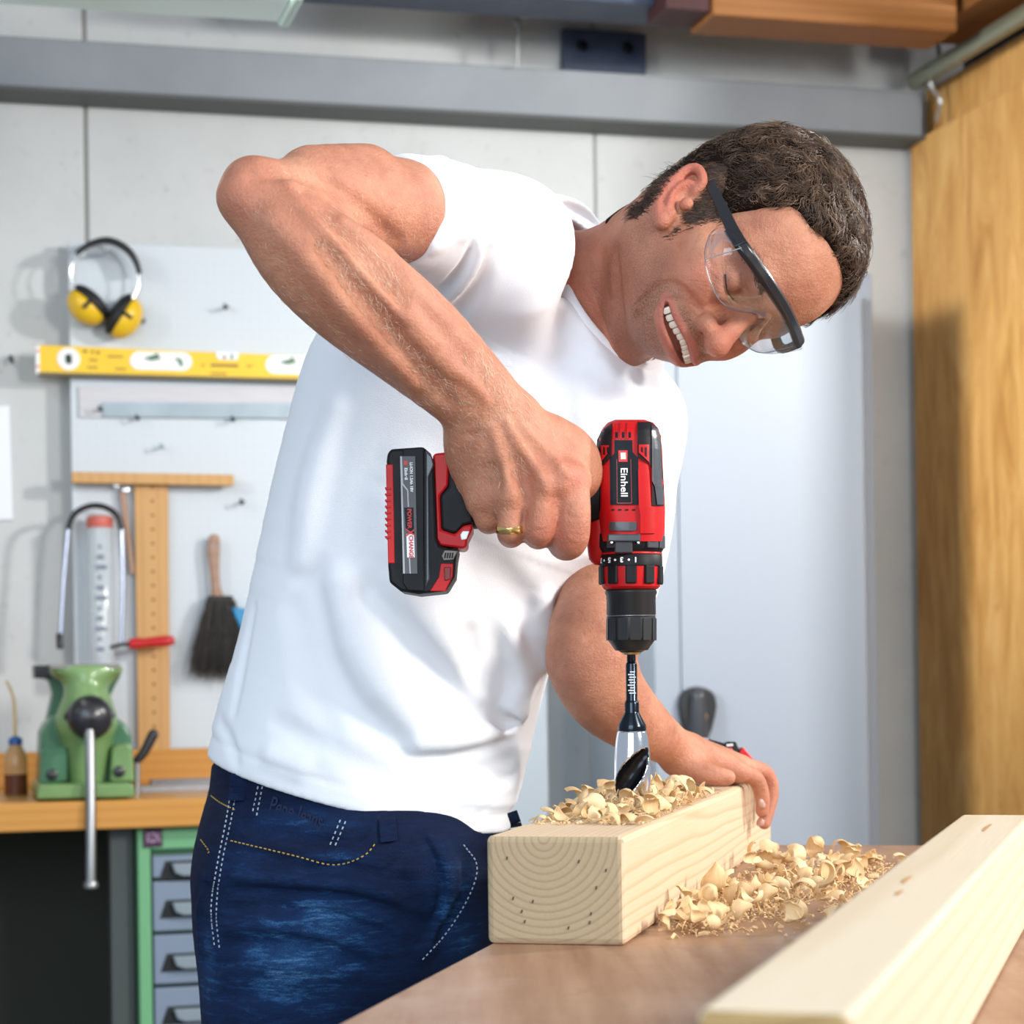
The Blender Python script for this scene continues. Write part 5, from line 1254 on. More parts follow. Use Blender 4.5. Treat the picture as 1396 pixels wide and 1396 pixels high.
def pegboard():
    pm = mat('pegboard_white', (.58, .635, .68), .5)
    u0, zt = WP(93, 329, .05); zb = WP(105, 1030, .05)[1]; ub = u0 + .90
    t = thing('pegboard', W((u0 + ub) / 2, .04, zb), 'white perforated pegboard hung on the concrete wall with tools', 'pegboard')
    wbox(MB(), u0, ub, .035, .05, zb, zt).build('perforated_sheet', pm, t, bevel=.002)
    for u in (u0 + .05, ub - .05): wbox(MB(), u - .015, u + .015, 0, .035, zb + .02, zt - .02).build('spacer_batten', mat('batten_grey', (.4, .38, .34), .7), t)
    # the rows of holes: dark dimples let into the sheet
    hb = MB(); dm = mat('peg_hole', (.52, .57, .61), .8); a = np.arange(6) / 6 * 2 * PI; st = .0195
    for i in range(int(.88 / st)):
        for j in range(int((zt - zb - .02) / st)):
            c = W(u0 + .014 + i * st, .0502, zb + .014 + j * st); hb.add([c + .0021 * (math.cos(q) * WU + math.sin(q) * V(0, 0, 1)) for q in a], [(0, 1, 2, 3, 4, 5)])
    o = hb.build('peg_hole', dm, t); o['kind'] = 'stuff'
    # ear muffs
    ye = mat('ear_cup_yellow', (.80, .50, .02), .32, coat=.2); bk = mat('black_foam', (.012, .012, .014), .55); wi = mat('steel_wire', (.75, .77, .80), .25, .9)
    t = thing('ear_muffs', wp(140, 460, .08), 'yellow and black ear muffs hanging at the top of the pegboard', 'ear muffs')
    q = np.array([wp(x, y, .095) for x, y in catmull([(106, 348, 0), (118, 338, 0), (132, 332, 0), (146, 330, 0), (162, 335, 0), (176, 346, 0), (184, 360, 0), (188, 374, 0)], 4)[:, :2]]); bb = MB(); vs = []
    for i, p in enumerate(q):
        o_ = p - wp(145, 385, .095); o_ /= np.linalg.norm(o_)
        for du, dv in ((0, -.022), (.007, -.02), (.007, .02), (0, .022)): vs.append(p + o_ * du + WN * dv)
    k = len(q); bb.add(vs, [(i * 4 + j, i * 4 + (j + 1) % 4, i * 4 + 4 + (j + 1) % 4, i * 4 + 4 + j) for i in range(k - 1) for j in range(4)] + [(0, 1, 2, 3), tuple((k - 1) * 4 + j for j in (3, 2, 1, 0))]).build('headband', bk, t, smooth=True, angle=40)
    for dv in (-.014, .014):
        MB().tube(catmull(wpoly([(106, 348), (98, 362), (97, 378), (104, 396), (113, 405)], .095 + dv), 4), .0022, 8).build('wire_yoke', wi, t, smooth=True)
        MB().tube(catmull(wpoly([(188, 374), (189, 388), (184, 402), (174, 416)], .095 + dv), 4), .0022, 8).build('wire_yoke', wi, t, smooth=True)
    for (x0, y0, x1, y1, wd, nx, ny) in ((102, 396, 140, 432, 15, -.62, .78), (180, 408, 152, 452, 15, .80, .60)):
        S = SDF(); c = wp((x0 + x1) / 2 + nx * 4, (y0 + y1) / 2 + ny * 4, .095); ax = wp(x1, y1, .095) - wp(x0, y0, .095); L = np.linalg.norm(ax); ax /= L; ay = WN; az = np.cross(ax, ay)
        if az @ (wp(x0 + nx * 10, y0 + ny * 10, .095) - wp(x0, y0, .095)) < 0: az = -az
        S.add(Ell(c, (L * .58, .040, .036), np.stack([ax, ay, az])), .01); S.add(Plane(c - az * .006, -az), .006, 'i')
        v, f = S.mesh(c - .08, c + .08, .004); mesh_obj('ear_cup', v, f, ye, t, smooth=True)
        S = SDF(); S.add(Ell(c - az * .012, (L * .60, .042, .020), np.stack([ax, ay, az])), .01); S.add(Plane(c - az * .004, az), .004, 'i'); v, f = S.mesh(c - .08, c + .08, .004); cu = mesh_obj('ear_cushion', v, f, bk, t, smooth=True)
        MB().tube([c + ay * .040 - az * .012, c + ay * .041 + az * .004, c + ay * .036 + az * .014], .0042, 8).build('yoke_arm', bk, t, smooth=True)
    MB().lathe(wp(141, 349, .05), WN, [(.004, 0), (.004, .075), (.006, .078), (.003, .082)], 10).build('peg', wi, t, smooth=True)
    # spirit level
    yl = noisy('level_yellow', (.82, .52, .015), (.86, .56, .02), 20, .38, .03, 200, coat=.2); wh = mat('white_plastic', (.86, .87, .88), .35); pr = mat('level_print', (.16, .07, .02), .5)
    t = thing('spirit_level', wp(250, 512, .07), 'long yellow spirit level hanging across the pegboard', 'spirit level')
    b = wmesh('level_body', [(53, 470), (455, 487), (455, 519), (53, 509)], .055, .080, yl, t, .002)
    wmesh('lower_edge', [(53, 507), (455, 517), (455, 521), (53, 511)], .055, .082, mat('edge_dark', (.16, .12, .05), .5), b)
    wmesh('end_cap', [(49, 472), (54, 471), (54, 510), (49, 508)], .055, .0815, wh, t, .001)
    for y in (477, 498): wmesh('cap_mark', [(50, y), (53.5, y), (53.5, y + 3), (50, y + 3)], .0815, .0822, mat('mark_red', (.6, .05, .05), .5), t)
    MB().lathe(wp(93.5, 489.5, .080), WN, [(.0235, 0), (.0235, .002), (.019, .003), (.018, .001)], 24).build('plumb_vial', wh, t, smooth=True, angle=40)
    wmesh('vial_bubble', [(89, 484), (94, 482), (98, 484), (98.5, 494), (94, 497), (89.5, 494)], .080, .084, mat('vial_dark', (.03, .045, .03), .2), t, .001)
    gr = mat('vial_green', (.10, .20, .12), .2)
    for x0, x1, y in ((177, 262, 491.5), (362, 446, 497)):
        h = 12.5; pts = [(x0 + h + h * math.cos(a_), y + h * math.sin(a_)) for a_ in np.linspace(PI / 2, 3 * PI / 2, 9)] + [(x1 - h + h * math.cos(a_), y + 1.5 + h * math.sin(a_)) for a_ in np.linspace(-PI / 2, PI / 2, 9)]
        o = wmesh('hand_slot', pts, .079, .0825, wh, t, .0008); 
        wmesh('slot_peg', [(x0 + 20, y - 4), (x0 + 34, y - 8), (x0 + 35, y - 10), (x0 + 38, y - 10), (x0 + 42, y - 3), (x0 + 30, y - .5)], .0825, .090, gr, o, .0008)
        wmesh('slot_shade', [(x0 + 60, y - 4), (x0 + 70, y - 3), (x0 + 73, y + 6), (x0 + 69, y + 9), (x0 + 66, y + 2)], .0825, .0835, gr, o)
    wmesh('centre_vial', [(294, 480), (326, 481), (324, 490), (321, 491), (299, 490), (296, 488)], .054, .084, wh, t, .0012)
    wmesh('vial_mark', [(304, 485), (308, 484), (308, 489), (304, 489)], .084, .0846, pr, t); wmesh('vial_mark', [(314, 483), (318, 483), (318, 489), (314, 489)], .084, .0846, gr, t)
    ft = mat('level_faint_print', (.42, .24, .02), .5)
    for x, y, w, m_ in ((113, 477, 6, pr), (124, 478, 4, pr), (131, 479, 5, pr), (119, 499, 14, ft), (157, 501, 15, ft), (146, 484, 22, ft), (274, 496, 5, ft), (287, 496, 38, pr), (287, 507, 22, ft), (336, 497, 8, ft), (121, 489, 12, ft)):
        wmesh('print', [(x, y), (x + w, y + w * .025), (x + w, y + 3.5 + w * .025), (x, y + 3.5)], .080, .0803, m_, b)
    # straightedge, ruler
    t = wmesh('straightedge', [(107, 527), (455, 527), (455, 571), (108, 569)], .052, .056, noisy('brushed_aluminium', (.50, .50, .53), (.60, .59, .62), 12, .45, .02, 300, (1, 1, 20)), None, .0008); tag(t, 'wide pale aluminium straightedge below the yellow level', 'straightedge'); centre_origin(t)
    t = wmesh('steel_ruler', [(140, 548), (455, 550), (455, 571), (140, 568)], .0565, .0600, noisy('ruler_steel', (.30, .38, .44), (.40, .48, .54), 14, .4, .02, 300), None, .0006); tag(t, 'narrow blue grey steel ruler lying against the aluminium straightedge', 'ruler'); centre_origin(t)
    for x, y, l in ((190, 568, 'dark peg hook under the left part of the ruler'), (320, 570, 'dark peg hook under the right part of the ruler'), (139, 556, 'dark peg hook at the left end of the ruler'), (197, 436, 'small dark peg hook right of the ear muffs'), (223, 607, 'empty pale peg hook between ruler and T-square'), (310, 417, 'small dark peg in the board near his elbow'), (332, 683, 'small dark peg right of the T-square head')):
        o = MB().tube(catmull([wp(x, y, .045), wp(x - 1, y + 2, .070), wp(x - 3, y + 4, .078), wp(x - 4, y - 3, .082)], 3), .0030, 7).build('peg_hook', mat('peg_dark', (.05, .09, .10), .4, .6) if x != 223 else mat('peg_pale', (.50, .62, .68), .3, .6), None, smooth=True); tag(o, l, 'hook', 'peg hooks on the pegboard'); centre_origin(o)
    # T-square
    wd = wood3d('t_square_beech', (.62, .36, .145), (.52, .28, .10), (-PI / 2, 0, 0), rings=10, rough=.45, stretch=.05)
    t = thing('t_square', wp(208, 1010, .07), 'large wooden T-square with a row of hole marks hanging head up', 'T-square')
    wmesh('head', [(98, 643), (319, 647), (319, 662), (98, 658)], .070, .095, wd, t, .002)
    bl = wmesh('blade', [(183, 645), (229, 646), (232, 1022), (189, 1022)], .056, .071, wd, t, .0012)
    hk = mat('hole_dark', (.22, .11, .04), .7)
    for k in range(19):
        y = 664 + k * 19.2; x = 207.5 + (y - 664) * .0085; MB().lathe(wp(x, y, .0710), WN, [(.0036, 0), (.0036, .0003), (.0, .0004)], 8).build('hole_mark', hk, bl)
    # thin stick with rings, tube, fretsaw
    t = thing('wooden_stick', wp(182, 785, .07), 'thin brown stick with steel rings hanging beside the T-square blade', 'stick')
    wmesh('stick', [(163, 668), (171, 666), (184, 781), (178, 784)], .060, .069, mat('stick_wood', (.40, .24, .16), .5), t, .002)
    for x, y in ((171.5, 668), (159, 662)): MB().lathe(wp(x, y, .068), WN, [(.004, 0), (.007, .001), (.007, .004), (.004, .005)], 14).build('steel_ring', wi, t, smooth=True)
    cl = mat('clear_acrylic', (.82, .88, .92), .12, trans=.55); t = thing('plastic_tube', wp(137, 905, .08), 'clear plastic tube with a red cap hanging inside the fretsaw frame', 'tube')
    p0, p1 = wp(136, 712, .095), wp(139, 912, .095); MB().lathe(p1, p0 - p1, [(.026, 0), (.0265, .01), (.0265, np.linalg.norm(p0 - p1)), (.025, np.linalg.norm(p0 - p1) + .002)], 24).build('tube', cl, t, smooth=True)
    MB().lathe(p0 - V(0, 0, .012), V(0, 0, 1), [(.0272, 0), (.0280, .004), (.0280, .022), (.020, .026)], 24).build('cap', mat('cap_red', (.70, .16, .12), .35, trans=.2), t, smooth=True, angle=35, label='red cap')
    gp = mat('tube_print', (.18, .21, .26), .6)
    for k in range(11):
        y = 745 + k * 14; MB().box(wp(137 + (k % 3) - 1, y, .1222), WU * (.003 + .004 * (k % 3)), WN * .0003, V(0, 0, .0045)).build('print', gp, t)
    t = thing('fretsaw', wp(130, 890, .10), 'deep fretsaw with black arch, chrome arms and red handle on the pegboard', 'saw')
    af = mat('frame_black', (.014, .014, .016), .35)
    MB().tube(np.array([wp(x, y, .115) for x, y in catmull([(93, 722, 0), (97, 708, 0), (106, 697, 0), (122, 690, 0), (138, 690, 0), (152, 696, 0), (161, 706, 0), (166, 722, 0)], 4)[:, :2]]), .0062, 10).build('arch', af, t, smooth=True)
    MB().tube(wpoly([(93, 722), (87, 790), (82, 882)], .115), .0052, 10).build('arm', mat('chrome_arm', (.55, .57, .66), .18, 1.0), t, smooth=True); MB().tube(wpoly([(166, 722), (168, 800), (166, 876)], .115), .0052, 10).build('arm', mat('chrome_arm2', (.55, .57, .66), .18, 1.0), t, smooth=True)
    MB().lathe(wp(82, 885, .115), wp(81, 862, .115) - wp(82, 885, .115), [(.004, 0), (.0075, .002), (.0075, .03), (.005, .034)], 12).build('blade_clamp', af, t, smooth=True)
    MB().tube(wpoly([(150, 883), (166, 878), (178, 878)], .115), .0040, 8).build('handle_rod', af, t, smooth=True)
    MB().lathe(wp(175, 878, .115), wp(236, 873, .115) - wp(175, 878, .115), [(.006, 0), (.011, .003), (.0118, .02), (.0098, .035), (.0112, .055), (.0120, .078), (.010, .092), (.006, .096)], 18).build('handle', mat('handle_red', (.52, .015, .02), .3, coat=.3), t, smooth=True, label='red wooden handle')
    # bench brush and a bit of a blue scoop behind the man
    t = thing('bench_brush', wp(300, 925, .08), 'bench brush with pale handle and black bristles hanging on the pegboard', 'brush')
    S = SDF(); S.add(Tube([wp(292, 733, .075), wp(291, 750, .075), wp(292, 775, .075), wp(294, 800, .075), wp(297, 818, .075)], [WU] * 5, [WN] * 5, [.0115, .0135, .0105, .0100, .0150], [.008, .009, .009, .009, .010]), .006); S.add(Chain([wp(291.5, 743, .10), wp(291.5, 743, .05)], [.0036, .0036]), .002, 's')
    v, f = S.mesh(wp(292, 775, .075) - .11, wp(292, 775, .075) + .11, .003); mesh_obj('handle', v, f, wood3d('brush_handle', (.42, .27, .20), (.34, .20, .14), rings=8), t, smooth=True)
    wmesh('stock', [(284, 812), (318, 812), (322, 836), (280, 836)], .062, .088, mat('stock_black', (.02, .018, .016), .6), t, .004)
    n_ = 2600; r0 = np.array([wp(x, y, v_) for x, y, v_ in zip(RNG.uniform(281, 321, n_), RNG.uniform(818, 838, n_), RNG.uniform(.060, .092, n_))]); sx = (r0 - wp(301, 830, .075)) @ WU
    dr = V(0, 0, -1) + WU * (sx * 7 - .02)[:, None] + RNG.normal(0, .06, (n_, 3)) + WN * RNG.normal(.0, .10, n_)[:, None]; dr /= np.linalg.norm(dr, axis=1)[:, None]
    strands('bristles', r0, dr, np.tile(WN, (n_, 1)), RNG.uniform(.11, .150, n_), np.full(n_, .0007), hair_mat('bristle', (.012, .010, .009), (.03, .024, .02), (.06, .05, .045)), t, 3, .05, .05)
    t = thing('blue_scoop', wp(335, 850, .07), 'blue plastic scoop mostly hidden behind the man beside the brush', 'scoop')
    wmesh('scoop_pan', [(316, 828), (334, 829), (350, 838), (360, 900), (345, 905), (330, 862), (321, 842)], .055, .10, mat('scoop_blue', (.03, .25, .50), .4), t, .004)
    p = wmesh('paper_sheet', [(-40, 556), (13, 553), (18, 708), (-40, 710)], .002, .006, mat('paper_white', (.82, .85, .92), .7), None, .0004); tag(p, 'white paper sheet on the concrete wall at the left edge', 'paper'); centre_origin(p)
    o = MB().tube(catmull([wp(15, 486, 0), wp(15, 488, .02), wp(16, 494, .03)], 3), .004, 7).build('wall_nail', mat('nail_dark', (.06, .07, .07), .5, .6), None, smooth=True); tag(o, 'small dark nail in the concrete wall left of the level', 'nail'); centre_origin(o)
def side_bench():
    ow = wood3d('bench_orange_beech', (.62, .30, .075), (.50, .22, .045), (0, 0, 1.309), rings=12, rough=.35, stretch=.05)
    zt, zb = WP(100, 1093, .66)[1], WP(100, 1132, .66)[1]; u0, u1 = -2.5, WP(430, 1090, .66)[0]
    t = thing('side_workbench', W((u0 + u1) / 2, .36, 0), 'orange wooden workbench along the back wall carrying the green vise', 'workbench')
    wbox(MB(), u0, u1, .06, .66, zb, zt).build('worktop', ow, t, bevel=.004)
    wbox(MB(), u0, u1, .06, .085, zt, WP(230, 1021, .085)[1]).build('back_board', ow, t, bevel=.003)
    gl = mat('leg_grey', (.085, .10, .095), .5); ua, ub = WP(150, 1200, .58)[0], WP(183, 1200, .58)[0]
    for a, b, v0 in ((ua, ub, .52), (u0 + .1, u0 + .17, .52), (u1 - .1, u1 - .03, .1), (u0 + .1, u0 + .17, .1)): wbox(MB(), a, b, v0, v0 + .06, 0, zb).build('leg', gl, t, bevel=.003)
    wbox(MB(), u0 + .1, u1 - .03, .10, .12, .12, zb).build('back_panel', mat('panel_dark', (.035, .037, .030), .8), t)
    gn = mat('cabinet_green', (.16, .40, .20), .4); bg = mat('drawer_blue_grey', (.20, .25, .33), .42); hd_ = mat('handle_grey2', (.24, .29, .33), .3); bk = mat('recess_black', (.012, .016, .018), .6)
    t = thing('drawer_cabinet', wp(240, 1396, .62), 'green steel cabinet with blue grey drawers under the orange bench', 'cabinet'); t.location.z = 0
    c0, c1 = WP(188, 1200, .62)[0], u1 + .02; top = zb - .004
    d0 = WP(208, 1200, .62)[0]
    wbox(MB(), c0, c1, .14, .585, .03, top).build('carcass', gn, t, bevel=.003)
    wbox(MB(), c0, d0 - .003, .586, .62, .03, top).build('stile', gn, t, bevel=.003); zr = WP(230, 1160, .62)[1]
    wbox(MB(), d0 - .003, c1, .586, .62, zr + .003, top).build('top_rail', gn, t, bevel=.003)
    ys = [1163, 1198, 1271, 1343, 1416, 1490, 1560]
    for y0, y1 in zip(ys[:-1], ys[1:]):
        za, zc = WP(240, y0, .62)[1] - .004, WP(240, y1, .62)[1] + .003
        d = wbox(MB(), d0, c1 - .02, .586, .622, zc, za).build('drawer', bg, t, bevel=.003)
        hh = za - .010 if y0 == 1163 else za - .035; ha = hh - .034
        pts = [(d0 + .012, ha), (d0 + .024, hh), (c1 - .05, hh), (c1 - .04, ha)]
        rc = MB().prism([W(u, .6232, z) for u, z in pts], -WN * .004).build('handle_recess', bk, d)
        sh = [(d0 + .034, hh - .004), (d0 + .040, ha + .012), (d0 + .055, ha + .006), (c1 - .055, ha + .006), (c1 - .05, hh - .004)]
        MB().prism([W(u, .640, z) for u, z in sh], -WN * .018).build('handle', hd_, d, bevel=.003)
    pl = wmesh('maker_plate', [(195, 1131), (221, 1130), (222, 1154), (196, 1156)], .620, .624, mat('plate_dark', (.05, .018, .045), .5), t, .0006)
    a, b = wp(198, 1143, .6245), wp(220, 1142, .6245)
    text_obj('lettering', 'KON', np.linalg.norm(wp(200, 1134, .62) - wp(200, 1155, .62)) * .95, mat('plate_pink', (.62, .38, .60), .5), pl, (a + b) / 2, b - a, V(0, 0, 1), sx=.42)
    # bars on the bench
    for (x0, x1, y, v, h, c, l) in ((188, 300, 1072, .40, .012, (.30, .30, .31), 'flat grey steel bar lying on the orange bench, front one'), (205, 300, 1066, .25, .016, (.20, .21, .23), 'dark grey steel bar lying on the orange bench, rear one')):
        ua_, ub_ = WP(x0, y, v)[0], WP(x1, y, v)[0]
        o = wbox(MB(), ua_, ub_, v - .03, v + .02, zt, zt + h).build('steel_bar', noisy('bar_steel', c, tuple(q * 1.25 for q in c), 30, .4, .05, 200, metal=.6), None, bevel=.001); tag(o, l, 'steel bar'); centre_origin(o)
    # oil bottle
    pb = WP(22, 1080, .42); base = W(pb[0], .42, zt); k = np.linalg.norm(wp(22, 1000, .42) - wp(22, 1075, .42)) / 75
    t = thing('oil_bottle', base, 'amber oil bottle with blue cap and thin spout left of the vise', 'bottle')
    am = mat('bottle_amber', (.72, .52, .26), .2, trans=.6); Z = V(0, 0, 1)
    MB().lathe(base, Z, [(r * k, h * k) for r, h in ((14, 0), (15.5, 2), (15.5, 48), (14, 58), (9, 68), (7.5, 72))], 24).build('body', am, t, smooth=True)
    MB().lathe(base, Z, [(r * k, h * k) for r, h in ((14.2, 1), (15.8, 2.5), (15.8, 30), (14.5, 30.5))], 24).build('oil', mat('oil_brown', (.16, .045, .015), .2, trans=.2), t, smooth=True, angle=40)
    MB().lathe(base + Z * 70 * k, Z, [(r * k, h * k) for r, h in ((8, 0), (9.5, 1), (9.5, 8), (7, 10), (4, 12))], 20).build('cap', mat('cap_blue', (.02, .10, .32), .35), t, smooth=True, angle=35)
    tp = base + Z * 80 * k; MB().tube(catmull([tp, tp + Z * 45 * k - WU * 1 * k, tp + Z * 62 * k - WU * 4 * k, tp + Z * 78 * k - WU * 11 * k], 5), np.linspace(2.6, 2.0, 16) * k, 8).build('spout', mat('spout_tan', (.55, .40, .20), .4), t, smooth=True)
def vise():
    gr = noisy('vise_green', (.155, .27, .095), (.20, .34, .13), 14, .34, .08, 120, coat=.25); dg = noisy('vise_deep_green', (.045, .15, .075), (.07, .20, .105), 14, .36, .08, 120, coat=.25)
    bk = mat('vise_black', (.018, .018, .022), .32, coat=.2); stl = mat('vise_steel', (.33, .335, .34), .36, .9)
    zt = WP(100, 1093, .66)[1]; v0 = .50
    t = thing('bench_vise', W(WP(120, 1088, v0)[0], v0, zt), 'green bench vise with black screw boss and long steel handle', 'vise')
    q = lambda name, pts, va, vb, m, bev=.004: wmesh(name, pts, va, vb, m, t, bev)
    q('base', [(50, 1090), (184, 1087), (183, 1072), (178, 1068), (56, 1070), (51, 1076)], .36, .64, gr, .006)
    q('rear_jaw', [(47, 907), (165, 905), (165, 922), (160, 930), (150, 950), (150, 1000), (60, 1000), (72, 945), (66, 926), (47, 924)], .36, .45, dg, .005)
    q('rear_jaw_plate', [(46, 907), (69, 907), (69, 924), (47, 925)], .36, .47, bk, .002)
    q('body', [(53, 1072), (56, 1000), (62, 988), (74, 975), (92, 970), (150, 970), (172, 988), (180, 1000), (184, 1070)], .38, .54, dg, .008)
    q('right_foot', [(150, 1066), (152, 1022), (155, 1016), (176, 1012), (180, 1018), (184, 1066)], .50, .575, gr, .006); q('left_foot', [(53, 1070), (57, 1020), (92, 1018), (92, 1066)], .50, .570, dg, .006)
    # moving jaw as one casting
    S = SDF(); w = lambda x, y, v: wp(x, y, v); k = np.linalg.norm(w(100, 900, .55) - w(200, 900, .55)) / 100
    def slab(pts, va, vb, r):
        for (xa, ya, xb, yb) in pts: S.add(Tube([w(xa, ya, (va + vb) / 2), w(xb, yb, (va + vb) / 2)], [V(0, 0, 1)] * 2, [WN] * 2, [r * k] * 2, [(vb - va) / 2] * 2, 1), .012)
    slab([(76, 914, 158, 913)], .46, .56, 9)
    S.add(Tube([w(118, 918, .53), w(117, 940, .535), w(118, 960, .54), w(118, 985, .54), w(118, 1010, .535), w(118, 1058, .53)], [WU] * 6, [WN] * 6, [k * 38, k * 30, k * 36, k * 43, k * 36, k * 28], [.045, .045, .05, .055, .05, .045]), .02)
    S.add(Plane(w(118, 907, .5), V(0, 0, 1)), .006, 'i')
    v, f = S.mesh(w(118, 985, .52) - .20, w(118, 985, .52) + .20, .0042); mesh_obj('moving_jaw', v, f, gr, t, smooth=True)
    q('jaw_face', [(69, 906), (163, 905), (163, 911), (69, 912)], .44, .565, mat('jaw_edge', (.24, .23, .21), .4, .6), .001)
    q('screw_flange', [(86, 977), (95, 964), (108, 955), (124, 951), (140, 955), (152, 965), (159, 975), (150, 984), (140, 994), (126, 1002), (112, 1000), (97, 990)], .58, .606, bk, .004)
    MB().lathe(w(123, 978, .606), WN, [(.042, 0), (.040, .012), (.034, .022), (.020, .028), (0, .030)], 28).build('screw_boss', bk, t, smooth=True)
    for x in (117, 127): MB().lathe(w(x, 955.5, .604), WN, [(.006, 0), (.006, .004), (.003, .006)], 10).build('rivet', stl, t, smooth=True)
    MB().tube([w(122, 996, .625), w(124, 1100, .665), w(123.5, 1203, .670)], .0095, 14).build('handle_bar', stl, t, smooth=True)
    MB().lathe(w(123.5, 1208, .670), V(0, 0, 1), [(.008, -.006), (.0135, -.003), (.0145, .004), (.011, .010)], 18).build('handle_knob', stl, t, smooth=True)
    for x, y, vv in ((71, 1056, .571), (162, 1052, .576)): MB().lathe(w(x, y, vv - .004), WN, [(.011, 0), (.011, .008), (.007, .010)], 12).build('bolt', bk, t, smooth=True, angle=40)
    lv = thing('clamp_lever', W(WP(195, 1040, .45)[0], .45, zt), 'black lever handle slanting up just right of the vise', 'lever')
    S = SDF(); S.add(Chain([w(187, 1036, .45), w(196, 1026, .45), w(209, 1001, .45)], [.0085, .0095, .0105]), .004); v, f = S.mesh(w(198, 1018, .45) - .09, w(198, 1018, .45) + .09, .003); mesh_obj('lever_grip', v, f, bk, lv, smooth=True)
    MB().tube([w(187, 1036, .45), W(WP(186, 1036, .45)[0], .45, zt)], .006, 8).build('lever_post', stl, lv, smooth=True)
# ------------------------------------------------------------------ the front workbench, the timbers and the shavings
BO = on_plane(855, 1290, TZ); BW, BH = .0990, .0755
def TP(a, b, z): return BO + TA * a + TB * b + V(0, 0, z)
def tbox(mb, a0, a1, b0, b1, z0, z1): return mb.box(TP((a0 + a1) / 2, (b0 + b1) / 2, (z0 + z1) / 2), TA * (a1 - a0) / 2, TB * (b1 - b0) / 2, V(0, 0, (z1 - z0) / 2))
def front_bench():
    m = mat('bench_ply', (.44, .29, .20), .42, spec=.4); n = N(m); v = n.coord((1, 1, 1), (0, 0, AT)); vs = n.coord((14, .9, 4), (0, 0, AT))
    c = n.ramp(n.noise(vs, 3.2, 6, .6), [(.3, (.25, .125, .068)), (.5, (.32, .178, .105)), (.7, (.39, .235, .148))])
    c = n.mix(n.ramp(n.noise(n.coord((9, 3, 1), (0, 0, AT)), 4, 5, .65), [(.58, (0, 0, 0)), (.72, (.55, .55, .55))]), c, (.17, .08, .04))
    c = n.mix(n.ramp(n.noise(v, 5, 4, .6), [(.56, (0, 0, 0)), (.70, (.35, .35, .35))]), c, (.46, .33, .25)); n.base(c)
    n.rough(n.ramp(n.noise(v, 7, 4), [(.3, (.30,) * 3), (.7, (.55,) * 3)])); n.bump(n.noise(vs, 30, 3), .08, .0006)
    t = thing('front_workbench', TP(.0, .5, -TZ), 'brown plywood workbench in the foreground carrying the beam and board', 'workbench')
    tbox(MB(), -1.05, .835, -.098, 1.25, -.038, 0).build('worktop', m, t, bevel=.003)
    lg = mat('leg_beech', (.42, .27, .15), .6)
    for a in (-.95, .74):
        for b in (.06, 1.15): tbox(MB(), a - .04, a + .04, b - .04, b + .04, -TZ, -.038).build('leg', lg, t, bevel=.003)
    for b in (.06, 1.15): tbox(MB(), -.95, .74, b - .02, b + .02, -.16, -.038).build('apron', lg, t, bevel=.002)
def timbers():
    mb_ = wood3d('beam_spruce', (.70, .54, .37), (.57, .38, .22), (0, 0, AT), (.006, 0, -.074), rings=42, rough=.6, dist=.030, stretch=.16)
    me_ = wood3d('beam_end_grain', (.48, .37, .23), (.33, .23, .13), (0, 0, AT), (.006, 0, -.074), rings=42, rough=.75, dist=.012, stretch=.10)
    t = thing('pine_beam', TP(.42, -.05, 0), 'square pale pine beam being drilled, its ringed end towards the viewer', 'beam')
    o = tbox(MB(), 0, .848, -BW, -.001, 0, BH).build('timber', [mb_, me_], t, bevel=.0045, seg=3)
    for f in o.data.polygons:
        if abs(f.normal @ Vector(TA)) > .9: f.material_index = 1
    cr = mat('crack_dark', (.16, .09, .045), .8); kn = mat('worm_hole', (.10, .05, .03), .8)
    for b, z in ((-.074, .023), (-.072, .016), (-.066, .030), (-.021, .040), (-.033, .058), (-.025, .022), (-.026, .016), (-.041, .012), (-.084, .060), (-.014, .052), (-.080, .032)):
        MB().box(TP(-.0001, b, z), TB * .0006, TA * .0003, V(.0003, 0, .0011)).build('worm_hole', kn, t)
    # board in the foreground
    p0, p1 = on_plane(950, 1375, TZ + .076), on_plane(1310, 1110, TZ + .076); d = p1 - p0; L = np.linalg.norm(d); d /= L; s = V(d[1], -d[0], 0); an = math.atan2(d[0], d[1]); wv = .0525
    m2 = wood3d('board_spruce', (.70, .60, .45), (.62, .49, .33), (0, 0, an), (.03, 0, -.20), rings=16, rough=.55, dist=.05, stretch=.08)
    t = thing('pine_board', p0 + d * L / 2 + s * wv / 2 - V(0, 0, .076), 'narrow pale pine timber lying in the right foreground, out of focus', 'timber')
    c = p0 + d * L / 2 + s * wv / 2 - V(0, 0, .0378); m3 = wood3d('board_end_grain', (.44, .30, .13), (.28, .17, .06), (0, 0, an), (.03, 0, -.20), rings=26, rough=.75, dist=.03)
    o = MB().box(c, d * L / 2, s * wv / 2, V(0, 0, .0376)).build('timber', [m2, m3], t, bevel=.0035, seg=3)
    for f in o.data.polygons:
        if abs(f.normal @ Vector(d)) > .9: f.material_index = 1
    kt = mat('knot_streak', (.50, .27, .11), .6)
    for f, w_, l_, k in ((.86, .030, .035, .12), (.47, .018, .020, .2), (.40, .022, .012, .1)):
        q = p0 + d * L * f + s * w_ + V(0, 0, .0001); a = np.linspace(0, 2 * PI, 13)[:-1]
        MB().add([q + d * l_ * math.cos(x) + s * (.0016 * math.sin(x) + k * .004 * math.cos(2 * x)) for x in a], [tuple(range(12))]).build('knot_streak', kt, t)
